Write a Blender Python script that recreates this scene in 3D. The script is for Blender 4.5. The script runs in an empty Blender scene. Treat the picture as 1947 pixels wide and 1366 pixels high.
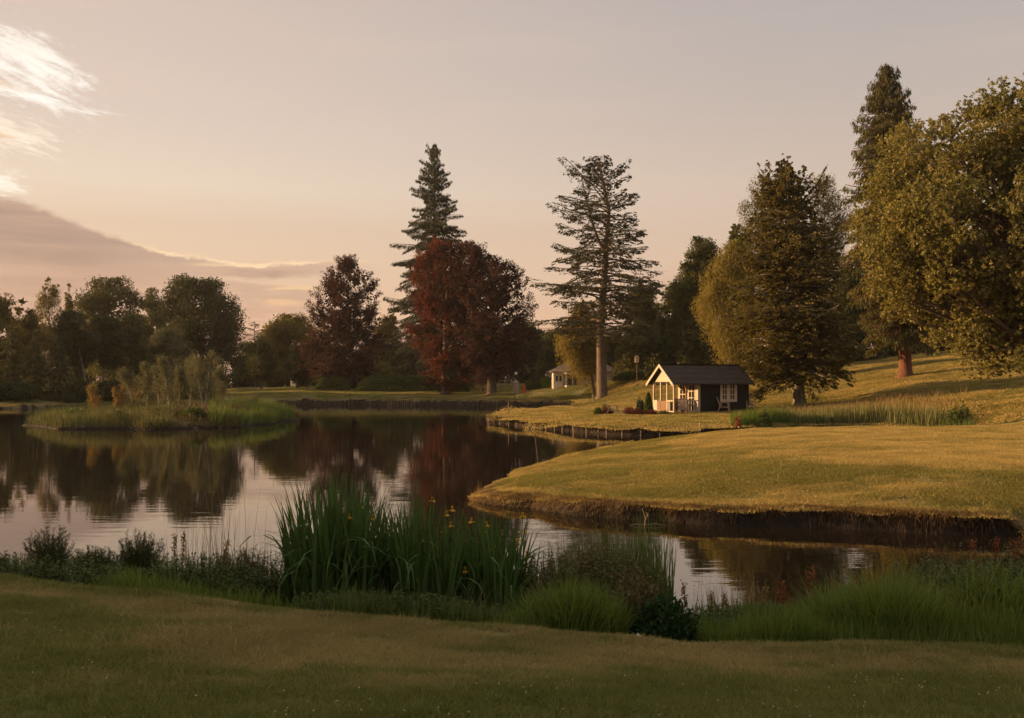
import bpy, math, random
import numpy as np
from mathutils import Vector

# ---------------------------------------------------------------- camera, sky, sun, exposure
sc = bpy.context.scene
F, HZ, CX, CH = 1893.0, 730.0, 973.5, 2.6      # photo focal length / horizon / centre (photo pixels), eye height over water


def X(px, D): return (px - CX) / F * D
def Z(py, D): return CH - (py - HZ) / F * D


cam_d = bpy.data.cameras.new('camera')
cam = bpy.data.objects.new('camera', cam_d)
sc.collection.objects.link(cam)
cam.location = (0, 0, CH)
cam.rotation_euler = (math.radians(90), 0, 0)
cam_d.lens = 35.0
cam_d.sensor_width = 36.0
cam_d.shift_y = (HZ - 683.0) / 1947.0
cam_d.clip_start = 0.1
cam_d.clip_end = 12000
sc.camera = cam

SUN_EL, SUN_AZ = 10.8, 11.0          # low sun, almost square left and a little beyond the subject
sv = Vector((-math.cos(math.radians(SUN_AZ)) * math.cos(math.radians(SUN_EL)),
             math.sin(math.radians(SUN_AZ)) * math.cos(math.radians(SUN_EL)),
             math.sin(math.radians(SUN_EL))))
sl = bpy.data.lights.new('sun', 'SUN')
sl.energy = 5.0
sl.angle = math.radians(0.6)
sl.color = (1.0, 0.59, 0.26)
so = bpy.data.objects.new('sun', sl)
so.rotation_euler = (-sv).to_track_quat('-Z', 'Y').to_euler()
sc.collection.objects.link(so)

sc.view_settings.view_transform = 'Standard'
sc.view_settings.look = 'None'
sc.view_settings.exposure = 1.1
sc.view_settings.gamma = 1.0
sc.render.engine = 'CYCLES'
sc.cycles.max_bounces = 7
sc.cycles.diffuse_bounces = 3
sc.cycles.glossy_bounces = 3
sc.cycles.transmission_bounces = 3
sc.cycles.transparent_max_bounces = 6
sc.cycles.use_denoising = True
sc.cycles.use_adaptive_sampling = True
sc.cycles.adaptive_threshold = .015


HAZE = .00012
sc.cycles.volume_bounces = 0


def srgb(r, g, b):
    f = lambda c: (c / 255 / 12.92) if c <= 10 else ((c / 255 + .055) / 1.055) ** 2.4
    return (f(r), f(g), f(b), 1)


class NT:
    """tiny node-tree helper"""
    def __init__(s, t): s.t = t; s.n = t.nodes; s.l = t.links
    def new(s, typ, **kw):
        n = s.n.new(typ)
        for k, v in kw.items(): setattr(n, k, v)
        return n
    def put(s, sock, v):
        if isinstance(v, bpy.types.NodeSocket): s.l.new(v, sock)
        elif v is not None:
            if hasattr(sock.default_value, '__len__') and not hasattr(v, '__len__'): sock.default_value = [v] * len(sock.default_value)
            elif hasattr(sock.default_value, '__len__') and len(sock.default_value) != len(v): sock.default_value = v[:len(sock.default_value)]
            else: sock.default_value = v
    def math(s, op, a, b=None, c=None, clamp=False):
        n = s.new('ShaderNodeMath', operation=op, use_clamp=clamp)
        s.put(n.inputs[0], a)
        if b is not None: s.put(n.inputs[1], b)
        if c is not None: s.put(n.inputs[2], c)
        return n.outputs[0]
    def mix(s, f, a, b, blend='MIX'):
        n = s.new('ShaderNodeMix', data_type='RGBA', blend_type=blend)
        s.put(n.inputs[0], f); s.put(n.inputs[6], a); s.put(n.inputs[7], b)
        return n.outputs[2]
    def noise(s, vec, scale, detail=4, rough=.55, dist=0.0):
        n = s.new('ShaderNodeTexNoise')
        if vec is not None: s.l.new(vec, n.inputs['Vector'])
        n.inputs['Scale'].default_value = scale; n.inputs['Detail'].default_value = detail
        n.inputs['Roughness'].default_value = rough; n.inputs['Distortion'].default_value = dist
        return n.outputs[0]
    def ramp(s, f, pts, interp='LINEAR'):
        n = s.new('ShaderNodeValToRGB'); cr = n.color_ramp; cr.interpolation = interp
        while len(cr.elements) > 1: cr.elements.remove(cr.elements[-1])
        cr.elements[0].position = pts[0][0]; cr.elements[0].color = pts[0][1]
        for p, c in pts[1:]:
            e = cr.elements.new(p); e.color = c
        s.l.new(f, n.inputs[0]); return n.outputs[0]
    def rng(s, v, a, b, c=0.0, d=1.0, smooth=True):
        n = s.new('ShaderNodeMapRange', interpolation_type='SMOOTHSTEP' if smooth else 'LINEAR')
        s.put(n.inputs[0], v)
        for i, k in enumerate((a, b, c, d)): n.inputs[1 + i].default_value = k
        return n.outputs[0]
    def mapping(s, vec, scale=(1, 1, 1), rot=(0, 0, 0), loc=(0, 0, 0)):
        n = s.new('ShaderNodeMapping'); s.l.new(vec, n.inputs[0])
        n.inputs['Scale'].default_value = scale; n.inputs['Rotation'].default_value = rot; n.inputs['Location'].default_value = loc
        return n.outputs[0]
    def curve(s, v, pts, x0, x1):
        """value v in [x0,x1] through a float curve; pts (x,y)"""
        t = s.rng(v, x0, x1, 0, 1, False)
        n = s.new('ShaderNodeFloatCurve'); s.l.new(t, n.inputs['Value'])
        c = n.mapping.curves[0]
        P = [((a - x0) / (x1 - x0), b) for a, b in pts]
        c.points[0].location = P[0]; c.points[1].location = P[-1]
        for p in P[1:-1]: c.points.new(*p)
        n.mapping.update(); return n.outputs[0]


# ---- world: soft evening gradient over a Nishita base, with real sky directions
w = bpy.data.worlds.new('World'); sc.world = w; w.use_nodes = True
N = NT(w.node_tree); N.n.clear()
tc = N.new('ShaderNodeTexCoord').outputs['Generated']
sep = N.new('ShaderNodeSeparateXYZ'); N.l.new(tc, sep.inputs[0])
dx, dy, dz = sep.outputs
az = N.math('ARCTAN2', dx, dy)                      # 0 ahead, negative left (radians)
el = N.math('ARCSINE', dz)
elp = N.math('MAXIMUM', el, 0.0)
A = lambda px: math.atan((px - CX) / F)
E = lambda py: math.atan((HZ - py) / F)
emax = 1.0
left = N.ramp(elp, [(0, srgb(206, 162, 132)), (E(620), srgb(218, 177, 146)), (E(520), srgb(219, 190, 163)), (E(440), srgb(216, 191, 168)), (E(370), srgb(221, 203, 184)),
                    (E(230), srgb(211, 193, 181)), (E(0), srgb(202, 184, 173)), (.6, srgb(222, 208, 198)), (1.0, srgb(226, 214, 206))])
right = N.ramp(elp, [(0, srgb(205, 165, 135)), (E(560), srgb(209, 177, 152)), (E(400), srgb(204, 183, 166)), (E(200), srgb(187, 174, 166)),
                     (E(0), srgb(174, 167, 166)), (.6, srgb(214, 202, 196)), (1.0, srgb(224, 212, 206))])
side = N.rng(az, A(150), A(1800))
base = N.mix(side, left, right)
glow = N.math('MULTIPLY', N.rng(az, -1.5, -.15, 1, 0), N.rng(el, 0.0, .9, 1, 0))
base = N.mix(N.math('MULTIPLY', glow, .22), base, srgb(255, 232, 196))
v2 = N.new('ShaderNodeCombineXYZ'); N.l.new(az, v2.inputs[0]); N.l.new(el, v2.inputs[1])
uv = v2.outputs[0]
# broad faint veils
veil = N.noise(N.mapping(uv, (1.2, 9, 1)), 1.6, 5, .6)
base = N.mix(N.rng(veil, .45, .75, 0, .16), base, srgb(232, 205, 182))
# low cloud bank on the left; its top edge follows a curve in direction space
edge_n = N.math('MULTIPLY', N.math('SUBTRACT', N.noise(N.mapping(uv, (1, 1.6, 1)), 34, 9, .66), .5), .020)
topc = N.curve(az, [(A(-900), E(330)), (A(-200), E(385)), (A(0), E(410)), (A(110), E(436)), (A(200), E(464)), (A(300), E(489)),
                    (A(400), E(503)), (A(500), E(507)), (A(600), E(500)), (A(690), E(495)), (A(730), E(505)), (A(1400), E(620))], A(-900), A(1400))
above = N.math('SUBTRACT', N.math('ADD', el, edge_n), topc)          # <0 inside the cloud
inside = N.rng(above, -.006, .0015, 1, 0)
fade_r = N.rng(az, A(560), A(745), 1, 0)
streak = N.noise(N.mapping(uv, (1.0, 11, 1)), 3.2, 6, .6, .3)
thick = N.math('MULTIPLY', inside, fade_r)
band = N.rng(above, -.022, -.004, 0, 1)                               # solid towards the top edge
lowmix = N.rng(az, A(120), A(520), 0, 1)                              # right part breaks into streaks
brk = N.rng(streak, .44, .56, 0, 1)
dens = N.math('MULTIPLY', thick, N.math('MULTIPLY_ADD', lowmix, N.math('SUBTRACT', N.math('MAXIMUM', N.math('MULTIPLY', brk, .75), N.math('MULTIPLY', band, .55)), 1.0), 1.0), clamp=True)
cl_col = N.mix(N.rng(streak, .35, .7), srgb(146, 124, 117), srgb(190, 156, 138))
cl_col = N.mix(N.rng(el, E(640), E(430), .35, 0), cl_col, srgb(190, 150, 128))
base = N.mix(N.math('MULTIPLY', dens, .93), base, cl_col)
rim = N.math('MULTIPLY', N.math('MULTIPLY', N.rng(above, -.0045, -.001, 0, 1), N.rng(above, -.001, .0018, 1, 0)), N.math('MULTIPLY', fade_r, N.rng(az, A(150), A(330))))
base = N.mix(N.math('MULTIPLY', rim, N.rng(edge_n, -.005, .003, 0, .9)), base, srgb(255, 222, 176))
# bright cirrus at the upper left
def cirrus(cx, cy, rx, ry, rot, col, seed, stretch, wisp=1.0):
    m = N.mapping(uv, (1, 1, 1), (0, 0, 0), (-A(cx), -E(cy), 0))
    m = N.mapping(m, (1, 1, 1), (0, 0, rot))
    s2 = N.new('ShaderNodeSeparateXYZ'); N.l.new(m, s2.inputs[0])
    a = N.math('DIVIDE', s2.outputs[0], rx); b = N.math('DIVIDE', s2.outputs[1], ry)
    r = N.math('SQRT', N.math('ADD', N.math('MULTIPLY', a, a), N.math('MULTIPLY', b, b)))
    nz = N.noise(N.mapping(m, (1, stretch, 1), (0, 0, 0), (seed, seed, 0)), 34, 12, .76, .45)
    n2 = N.noise(N.mapping(m, (.5, stretch * 1.6, 1), (0, 0, -.25), (seed * 2, 0, 0)), 26, 8, .7, .6)
    nz = N.math('ADD', N.math('MULTIPLY', nz, .62), N.math('MULTIPLY', n2, .38))
    k = N.math('SUBTRACT', N.math('MULTIPLY_ADD', nz, 3.4 * wisp, .25 - 1.7 * wisp + .25), r)
    return N.rng(k, -.15, .55, 0, 1)
for cx, cy, rx, ry, rot, col, seed, st, amt in (
        (55, 188, .105, .046, .40, (255, 249, 238), 1.3, 2.6, .95), (35, 155, .075, .026, .25, (255, 246, 234), 4.1, 3, .85), (60, 236, .105, .013, .10, (255, 252, 242), 9.1, 4, 1.0),
        (-10, 212, .055, .016, .2, (226, 192, 162), 6.1, 4, .75),
        (5, 300, .085, .032, .24, (255, 238, 218), 2.2, 3.4, .9), (-30, 306, .07, .014, .10, (228, 186, 150), 7.2, 4, .9),
        (-10, 386, .046, .019, .12, (255, 246, 230), 3.7, 4, .95), (640, 503, .04, .006, -.05, (206, 168, 140), 5.0, 4, .7),
        (505, 528, .085, .009, -.03, (170, 140, 126), 5.7, 5, .85), (300, 560, .12, .008, .02, (205, 165, 140), 8.8, 6, .6), (560, 552, .07, .006, .0, (240, 200, 152), 3.1, 6, .85),
        (540, 580, .06, .006, .03, (238, 190, 142), 4.4, 6, .75), (470, 512, .10, .004, -.02, (242, 208, 166), 2.9, 6, .8), (650, 560, .05, .012, .0, (214, 172, 142), 1.9, 5, .6)):
    base = N.mix(N.math('MULTIPLY', cirrus(cx, cy, rx, ry, rot, col, seed, st), amt), base, srgb(*col))
# pinkish bar over the right horizon
pb = N.math('MULTIPLY', N.rng(el, E(575), E(545), 0, 1), N.rng(el, E(535), E(505), 1, 0))
pb = N.math('MULTIPLY', pb, N.math('MULTIPLY', N.rng(az, A(1150), A(1250)), N.rng(streak, .3, .6)))
base = N.mix(N.math('MULTIPLY', pb, .5), base, srgb(196, 152, 132))
sky = N.new('ShaderNodeTexSky', sky_type='NISHITA', sun_disc=False)
sky.sun_elevation = math.radians(SUN_EL); sky.sun_rotation = math.atan2(sv.x, sv.y); sky.air_density = 1.4; sky.dust_density = 4.0
nis = N.mix(1.0, sky.outputs[0], (.10, .09, .085, 1), 'MULTIPLY')
fin = N.mix(.10, base, nis)
bg = N.new('ShaderNodeBackground'); N.l.new(fin, bg.inputs[0]); bg.inputs[1].default_value = .54
out = N.new('ShaderNodeOutputWorld'); N.l.new(bg.outputs[0], out.inputs[0])

# ---------------------------------------------------------------- helpers
COL = sc.collection
rs = np.random.RandomState(7)
random.seed(7)


def tag(o, label=None, cat=None, group=None, kind=None):
    if label: o['label'] = label
    if cat: o['category'] = cat
    if group: o['group'] = group
    if kind: o['kind'] = kind
    return o


def empty(name, loc, rz=0.0, label=None, cat=None, group=None):
    o = bpy.data.objects.new(name, None); COL.objects.link(o)
    o.location = loc; o.rotation_euler = (0, 0, rz); o.empty_display_size = .2
    return tag(o, label, cat, group)


def link(name, me, mat, parent=None, loc=None):
    o = bpy.data.objects.new(name, me); COL.objects.link(o)
    if mat is not None: me.materials.append(mat)
    if parent is not None: o.parent = parent
    if loc is not None: o.location = loc
    return o


def npmesh(name, V, Q, v=None, smooth=False):
    """mesh from numpy: V (n,3), Q (m,k); v one value per face"""
    me = bpy.data.meshes.new(name)
    V = np.ascontiguousarray(V, np.float32); Q = np.ascontiguousarray(Q, np.int32)
    m, k = Q.shape
    me.vertices.add(len(V)); me.vertices.foreach_set('co', V.ravel())
    me.loops.add(m * k); me.loops.foreach_set('vertex_index', Q.ravel())
    me.polygons.add(m)
    me.polygons.foreach_set('loop_start', np.arange(0, m * k, k, dtype=np.int32))
    me.polygons.foreach_set('loop_total', np.full(m, k, np.int32))
    if smooth: me.polygons.foreach_set('use_smooth', np.ones(m, bool))
    me.update(calc_edges=True)
    if v is not None:
        a = me.attributes.new('v', 'FLOAT', 'FACE'); a.data.foreach_set('value', np.ascontiguousarray(v, np.float32))
    return me


class MB:
    """collects boxes, bars, tubes and prisms into one mesh"""
    def __init__(s): s.V = []; s.Fc = []
    def add(s, V, Fc):
        o = len(s.V); s.V += [tuple(map(float, p)) for p in V]; s.Fc += [tuple(int(i) + o for i in f) for f in Fc]; return s
    def box(s, x0, x1, y0, y1, z0, z1):
        return s.add([(x0, y0, z0), (x1, y0, z0), (x1, y1, z0), (x0, y1, z0), (x0, y0, z1), (x1, y0, z1), (x1, y1, z1), (x0, y1, z1)],
                     [(0, 3, 2, 1), (4, 5, 6, 7), (0, 1, 5, 4), (1, 2, 6, 5), (2, 3, 7, 6), (3, 0, 4, 7)])
    def bar(s, p, q, w, h, up=(0, 0, 1)):
        p = Vector(p); q = Vector(q); d = (q - p).normalized(); u = Vector(up)
        sd = d.cross(u)
        if sd.length < 1e-4: sd = d.cross(Vector((0, 1, 0)))
        sd.normalize(); u = sd.cross(d).normalized()
        V = [c + sd * a * w / 2 + u * b * h / 2 for c in (p, q) for a, b in ((-1, -1), (1, -1), (1, 1), (-1, 1))]
        return s.add(V, [(0, 1, 2, 3), (7, 6, 5, 4), (0, 4, 5, 1), (1, 5, 6, 2), (2, 6, 7, 3), (3, 7, 4, 0)])
    def tube(s, P, R, n=8, caps=True):
        V, Q = tube(np.array(P, float), np.array(R, float), n)
        s.add(V, Q)
        if caps:
            o = len(s.V) - len(V); s.Fc.append(tuple(o + i for i in range(n))[::-1]); s.Fc.append(tuple(len(s.V) - n + i for i in range(n)))
        return s
    def prism(s, poly, d):
        """poly list of 3-D points, d extrusion vector"""
        n = len(poly); P = [Vector(p) for p in poly]; Q = [p + Vector(d) for p in P]
        return s.add(P + Q, [tuple(range(n))[::-1], tuple(range(n, 2 * n))] + [(i, (i + 1) % n, n + (i + 1) % n, n + i) for i in range(n)])
    def ball(s, c, r, nu=14, nv=9, f=None):
        V = []; Q = []
        for j in range(nv + 1):
            t = math.pi * j / nv
            for i in range(nu):
                a = 2 * math.pi * i / nu; k = 1 if f is None else f(a, t)
                V.append((c[0] + r[0] * k * math.sin(t) * math.cos(a), c[1] + r[1] * k * math.sin(t) * math.sin(a), c[2] + r[2] * k * math.cos(t)))
        for j in range(nv):
            for i in range(nu): Q.append((j * nu + i, (j + 1) * nu + i, (j + 1) * nu + (i + 1) % nu, j * nu + (i + 1) % nu))
        return s.add(V, Q)
    def build(s, name, mat, parent=None, smooth=False, bevel=0.0):
        me = bpy.data.meshes.new(name); me.from_pydata(s.V, [], s.Fc)
        if smooth:
            for p in me.polygons: p.use_smooth = True
        me.update()
        o = link(name, me, mat, parent)
        if bevel:
            b = o.modifiers.new('bevel', 'BEVEL'); b.width = bevel; b.segments = 1; b.limit_method = 'ANGLE'
        return o


def unit(a): return a / np.maximum(np.linalg.norm(a, axis=-1, keepdims=True), 1e-9)


def tube(P, R, n=6):
    m = len(P); d = np.gradient(P, axis=0); d = unit(d)
    ref = np.array([1.0, .13, 0]) if abs(d[0][2]) > .6 else np.array([0, 0.1, 1.0])
    a = unit(np.cross(d, ref)); b = np.cross(d, a)
    t = np.arange(n) * 2 * np.pi / n
    V = P[:, None] + (a[:, None] * np.cos(t)[None, :, None] + b[:, None] * np.sin(t)[None, :, None]) * R[:, None, None]
    i = np.arange(m - 1)[:, None] * n; j = np.arange(n)[None]; k = (j + 1) % n
    Q = np.stack([i + j, i + k, i + n + k, i + n + j], -1).reshape(-1, 4)
    return V.reshape(-1, 3), Q


def join(parts):
    Vs, Qs, o = [], [], 0
    for V, Q in parts:
        Vs.append(V); Qs.append(Q + o); o += len(V)
    return np.concatenate(Vs), np.concatenate(Qs)


def leaves(P, d, n, L, W):
    d = unit(d); s = unit(np.cross(d, n)); L = np.asarray(L).reshape(-1, 1) * np.ones((len(P), 1)); W = np.asarray(W).reshape(-1, 1) * np.ones((len(P), 1))
    V = np.stack([P, P + d * L * .45 + s * W / 2, P + d * L, P + d * L * .45 - s * W / 2], 1).reshape(-1, 3)
    return V, np.arange(len(P) * 4).reshape(-1, 4)


def rdir(n, r=rs): return unit(r.normal(size=(n, 3)))


def hsh(i, j, k, seed=0):
    h = (i * 374761393 + j * 668265263 + k * 2147483647 + seed * 1274126177) & 0xffffffff
    h = ((h ^ (h >> 13)) * 1274126177) & 0xffffffff
    return ((h ^ (h >> 16)) & 0xffff) / 65535.0


def vnoise(x, y, seed=0):
    x = np.asarray(x, float); y = np.asarray(y, float)
    i = np.floor(x).astype(np.int64); j = np.floor(y).astype(np.int64); fx = x - i; fy = y - j
    fx = fx * fx * (3 - 2 * fx); fy = fy * fy * (3 - 2 * fy); z = np.zeros_like(i)
    a = hsh(i, j, z, seed); b = hsh(i + 1, j, z, seed); c = hsh(i, j + 1, z, seed); e = hsh(i + 1, j + 1, z, seed)
    return (a + (b - a) * fx) * (1 - fy) + (c + (e - c) * fx) * fy - .5


def fbm(x, y, seed=0, o=3):
    return sum(vnoise(x * 2 ** k, y * 2 ** k, seed + k) / 2 ** k for k in range(o))


def sst(a, b, x):
    t = np.clip((x - a) / (b - a), 0, 1); return t * t * (3 - 2 * t)


# ---------------------------------------------------------------- materials
def newmat(name):
    m = bpy.data.materials.new(name); m.use_nodes = True; N = NT(m.node_tree); N.n.clear()
    N.out = N.new('ShaderNodeOutputMaterial'); return m, N


def geo(N): return N.new('ShaderNodeNewGeometry').outputs['Position']


def plain(name, c, rough=.7, var=.25, scale=6.0, bump=.0, stretch=(1, 1, 1), spec=.3, metal=0.0, c2=None):
    m, N = newmat(name)
    p = N.new('ShaderNodeBsdfPrincipled'); tcn = N.new('ShaderNodeTexCoord').outputs['Object']
    vec = N.mapping(tcn, stretch)
    nz = N.noise(vec, scale, 5, .6)
    dark = tuple(x * (1 - var) for x in c[:3]) + (1,); lite = tuple(min(1, x * (1 + var)) for x in (c2 or c)[:3]) + (1,)
    N.l.new(N.mix(N.rng(nz, .3, .7), dark, lite), p.inputs['Base Color'])
    p.inputs['Roughness'].default_value = rough; p.inputs['Specular IOR Level'].default_value = spec; p.inputs['Metallic'].default_value = metal
    if bump:
        b = N.new('ShaderNodeBump'); b.inputs['Strength'].default_value = bump; b.inputs['Distance'].default_value = .03
        N.l.new(N.noise(vec, scale * 4, 4, .6), b.inputs['Height']); N.l.new(b.outputs[0], p.inputs['Normal'])
    N.l.new(p.outputs[0], N.out.inputs[0]); return m


def leafmat(name, c1, c2, trans=.3, rough=.6, spec=.1, patch=0.12):
    """foliage: colour varies per face (attribute v) and slowly through the crown"""
    m, N = newmat(name)
    at = N.new('ShaderNodeAttribute', attribute_name='v').outputs['Fac']
    nz = N.noise(geo(N), patch * 3, 3, .6)
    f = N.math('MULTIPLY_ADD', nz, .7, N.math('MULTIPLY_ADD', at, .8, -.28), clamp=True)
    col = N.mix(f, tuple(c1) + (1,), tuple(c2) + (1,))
    p = N.new('ShaderNodeBsdfPrincipled'); N.l.new(col, p.inputs['Base Color'])
    p.inputs['Roughness'].default_value = rough; p.inputs['Specular IOR Level'].default_value = spec
    t = N.new('ShaderNodeBsdfTranslucent'); N.l.new(N.mix(1.0, col, (1.25, 1.15, .6, 1), 'MULTIPLY'), t.inputs[0])
    mx = N.new('ShaderNodeMixShader'); mx.inputs[0].default_value = trans
    N.l.new(p.outputs[0], mx.inputs[1]); N.l.new(t.outputs[0], mx.inputs[2]); N.l.new(mx.outputs[0], N.out.inputs[0]); return m


M = {}
M['oak'] = leafmat('oak_leaf', (.036, .046, .016), (.12, .12, .038), .35)
M['dark'] = leafmat('dark_leaf', (.024, .032, .013), (.080, .085, .030), .3)
M['yellow'] = leafmat('yellow_green_leaf', (.085, .080, .020), (.20, .155, .040), .4)
M['olive'] = leafmat('olive_leaf', (.05, .052, .018), (.13, .11, .035), .35)
M['birch'] = leafmat('birch_leaf', (.075, .072, .028), (.17, .14, .050), .4)
M['copper'] = leafmat('copper_leaf', (.026, .013, .011), (.078, .030, .022), .3)
M['copper_red'] = leafmat('copper_red_leaf', (.032, .013, .010), (.155, .038, .018), .36)
M['fir'] = leafmat('fir_needle', (.024, .032, .016), (.070, .075, .030), .15)
M['pine'] = leafmat('pine_needle', (.032, .036, .018), (.085, .082, .034), .15)
M['cedar'] = leafmat('cedar_needle', (.050, .048, .014), (.17, .135, .036), .3)
M['spire'] = leafmat('drooping_cypress', (.040, .045, .018), (.13, .115, .040), .25)
M['maple'] = leafmat('maple_leaf', (.085, .092, .026), (.26, .22, .066), .35, .5, .2)
M['willow'] = leafmat('willow_leaf', (.11, .10, .026), (.27, .21, .055), .45)
M['greyleaf'] = leafmat('grey_green_leaf', (.045, .052, .030), (.10, .105, .055), .3)
M['sapling'] = leafmat('sapling_leaf', (.07, .078, .045), (.15, .15, .085), .35)
M['gold'] = leafmat('golden_leaf', (.14, .10, .035), (.26, .18, .06), .35)
M['bark'] = plain('brown_bark', (.10, .070, .048, 1), .9, .35, 3, .8, (3, 3, .5))
M['barkgrey'] = plain('grey_bark', (.16, .13, .10, 1), .9, .35, 3, .8, (3, 3, .4))
M['barkmid'] = plain('dull_bark', (.12, .088, .064, 1), .9, .4, 3, .9, (3, 3, .4))
M['barkred'] = plain('red_bark', (.13, .055, .032, 1), .9, .35, 3, .9, (4, 4, .5))
M['barkpale'] = plain('pale_birch_bark', (.42, .37, .30, 1), .8, .35, 5, .4, (1, 1, 4))
M['white'] = plain('white_paint', (.43, .36, .28, 1), .55, .06, 3)
M['cream'] = plain('cream_render', (.62, .53, .42, 1), .8, .1, 2)
M['blackwood'] = plain('black_stained_boards', (.010, .0105, .009, 1), .75, .3, 5, .3, (.4, .4, 9))
M['felt'] = plain('roofing_felt', (.036, .029, .023, 1), .95, .35, 3, .5, (.5, 3, 3))
M['tile'] = plain('brown_roof_tile', (.17, .115, .085, 1), .85, .25, 5, .5, (1, 1, 6))
M['teak'] = plain('weathered_teak', (.30, .215, .155, 1), .75, .25, 5, .3, (6, 1, 1))
M['brownwood'] = plain('brown_wood', (.19, .11, .065, 1), .75, .25, 5, .3, (1, 1, 5))
M['wicker'] = plain('brown_wicker', (.13, .065, .04, 1), .7, .5, 40, .8)
M['stake'] = plain('pale_stake_wood', (.34, .25, .16, 1), .85, .3, 8, .3, (1, 1, .3))
M['darkpost'] = plain('dark_post', (.045, .032, .024, 1), .8, .3, 8)
M['redflag'] = plain('red_flag_cloth', (.50, .07, .035, 1), .8, .12, 4)
M['globe'] = plain('opal_glass_globe', (.82, .78, .72, 1), .25, .03, 2)
M['stone'] = plain('grey_stone', (.24, .19, .15, 1), .9, .3, 4, .5)
M['rock'] = plain('shore_rock', (.06, .046, .035, 1), .9, .4, 4, .7)
M['dark'].name = 'dark_leaf'
g, N = newmat('window_glass')
p = N.new('ShaderNodeBsdfPrincipled'); p.inputs['Base Color'].default_value = (.03, .028, .025, 1); p.inputs['Roughness'].default_value = .06
p.inputs['Specular IOR Level'].default_value = .6; N.l.new(p.outputs[0], N.out.inputs[0]); M['glass'] = g
g, N = newmat('hill_haze_tint')  # distance haze is put into the purple-grey hill colour
p = N.new('ShaderNodeBsdfPrincipled'); N.l.new(N.mix(N.noise(geo(N), .004, 5), (.20, .15, .14, 1), (.30, .22, .19, 1)), p.inputs['Base Color']); p.inputs['Roughness'].default_value = 1
N.l.new(p.outputs[0], N.out.inputs[0]); M['hill'] = g


def turf(name, green, dry, soil_shade, blade=False, dry_shift=0.0):
    """ground and grass share this: green to straw patches from world position"""
    m, N = newmat(name)
    pos = geo(N)
    big = N.noise(N.mapping(pos, (.55, 1.0, 1), (0, 0, .35)), .42, 4, .6)
    mid = N.noise(N.mapping(pos, (.5, 1.1, 1), (0, 0, .3)), 2.6, 4, .65)
    fine = N.noise(pos, 30, 3, .6)
    dr = N.new('ShaderNodeAttribute', attribute_name='dry').outputs['Fac']
    s = N.math('ADD', N.math('MULTIPLY', big, .9), N.math('MULTIPLY', mid, .55))
    s = N.math('ADD', s, dry_shift)
    if blade: dr = N.new('ShaderNodeAttribute', attribute_type='INSTANCER', attribute_name='dry').outputs['Fac']
    s = N.math('ADD', s, N.math('MULTIPLY', N.math('SUBTRACT', dr, .5), .75))
    f = N.rng(s, .52, .98)
    if blade:
        rnd = N.new('ShaderNodeAttribute', attribute_name='v').outputs['Fac']
        f = N.math('ADD', f, N.math('MULTIPLY', N.math('SUBTRACT', rnd, .5), .95), clamp=True)
    else:
        f = N.math('ADD', f, N.math('MULTIPLY', N.math('SUBTRACT', fine, .5), .6), clamp=True)
    col = N.mix(f, green + (1,), dry + (1,))
    hue = N.noise(pos, .9, 3, .5)
    col = N.mix(N.rng(hue, .35, .7, 0, .35), col, tuple(x * .62 for x in green) + (1,))
    p = N.new('ShaderNodeBsdfPrincipled'); p.inputs['Roughness'].default_value = .75; p.inputs['Specular IOR Level'].default_value = .15
    if blade:
        N.l.new(col, p.inputs['Base Color'])
        t = N.new('ShaderNodeBsdfTranslucent'); N.l.new(N.mix(1.0, col, (1.2, 1.1, .7, 1), 'MULTIPLY'), t.inputs[0])
        mx = N.new('ShaderNodeMixShader'); mx.inputs[0].default_value = .35
        N.l.new(p.outputs[0], mx.inputs[1]); N.l.new(t.outputs[0], mx.inputs[2]); N.l.new(mx.outputs[0], N.out.inputs[0]); return m
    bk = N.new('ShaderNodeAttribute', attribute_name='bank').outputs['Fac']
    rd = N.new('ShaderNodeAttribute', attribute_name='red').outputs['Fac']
    col = N.mix(bk, col, N.mix(fine, soil_shade + (1,), tuple(x * 2.2 for x in soil_shade) + (1,)))
    col = N.mix(rd, col, (.22, .085, .04, 1))
    N.l.new(col, p.inputs['Base Color'])
    b = N.new('ShaderNodeBump'); b.inputs['Strength'].default_value = .8; b.inputs['Distance'].default_value = .05
    N.l.new(N.noise(N.mapping(pos, (1, 1, 1)), 14, 5, .7), b.inputs['Height']); N.l.new(b.outputs[0], p.inputs['Normal'])
    N.l.new(p.outputs[0], N.out.inputs[0]); return m


GRN, DRY = (.135, .160, .042), (.34, .27, .125)
M['turf'] = turf('turf_ground', tuple(c * .62 for c in GRN), tuple(c * .62 for c in DRY), (.009, .006, .004))  # near-black bank earth holds the shade of an overhang that is not modelled
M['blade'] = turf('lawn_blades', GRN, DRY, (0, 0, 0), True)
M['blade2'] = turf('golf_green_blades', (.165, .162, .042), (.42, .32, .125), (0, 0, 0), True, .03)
M['iris'] = leafmat('iris_leaf', (.034, .070, .020), (.085, .145, .042), .3, .6, .1)
M['reed'] = leafmat('reed_leaf', (.060, .095, .024), (.14, .175, .055), .35)
M['lush'] = leafmat('lush_grass', (.070, .115, .022), (.165, .21, .048), .38)
M['herb'] = leafmat('herb_leaf', (.038, .060, .018), (.10, .125, .038), .3)
M['nettle'] = leafmat('nettle_leaf', (.016, .038, .012), (.035, .065, .020), .25)
M['straw'] = leafmat('straw_grass', (.16, .11, .055), (.34, .24, .12), .35)
M['deadgrass'] = leafmat('dead_bank_grass', (.06, .035, .016), (.32, .19, .07), .3)
M['island'] = leafmat('island_sedge', (.055, .068, .028), (.13, .135, .058), .3)
M['bankshade'] = leafmat('bank_shade_blades', (.010, .007, .004), (.045, .028, .015), .05)  # near-black blades: the shade low on the banks put into colour
M['brownherb'] = leafmat('brown_herb', (.070, .062, .028), (.16, .13, .062), .3)
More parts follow.
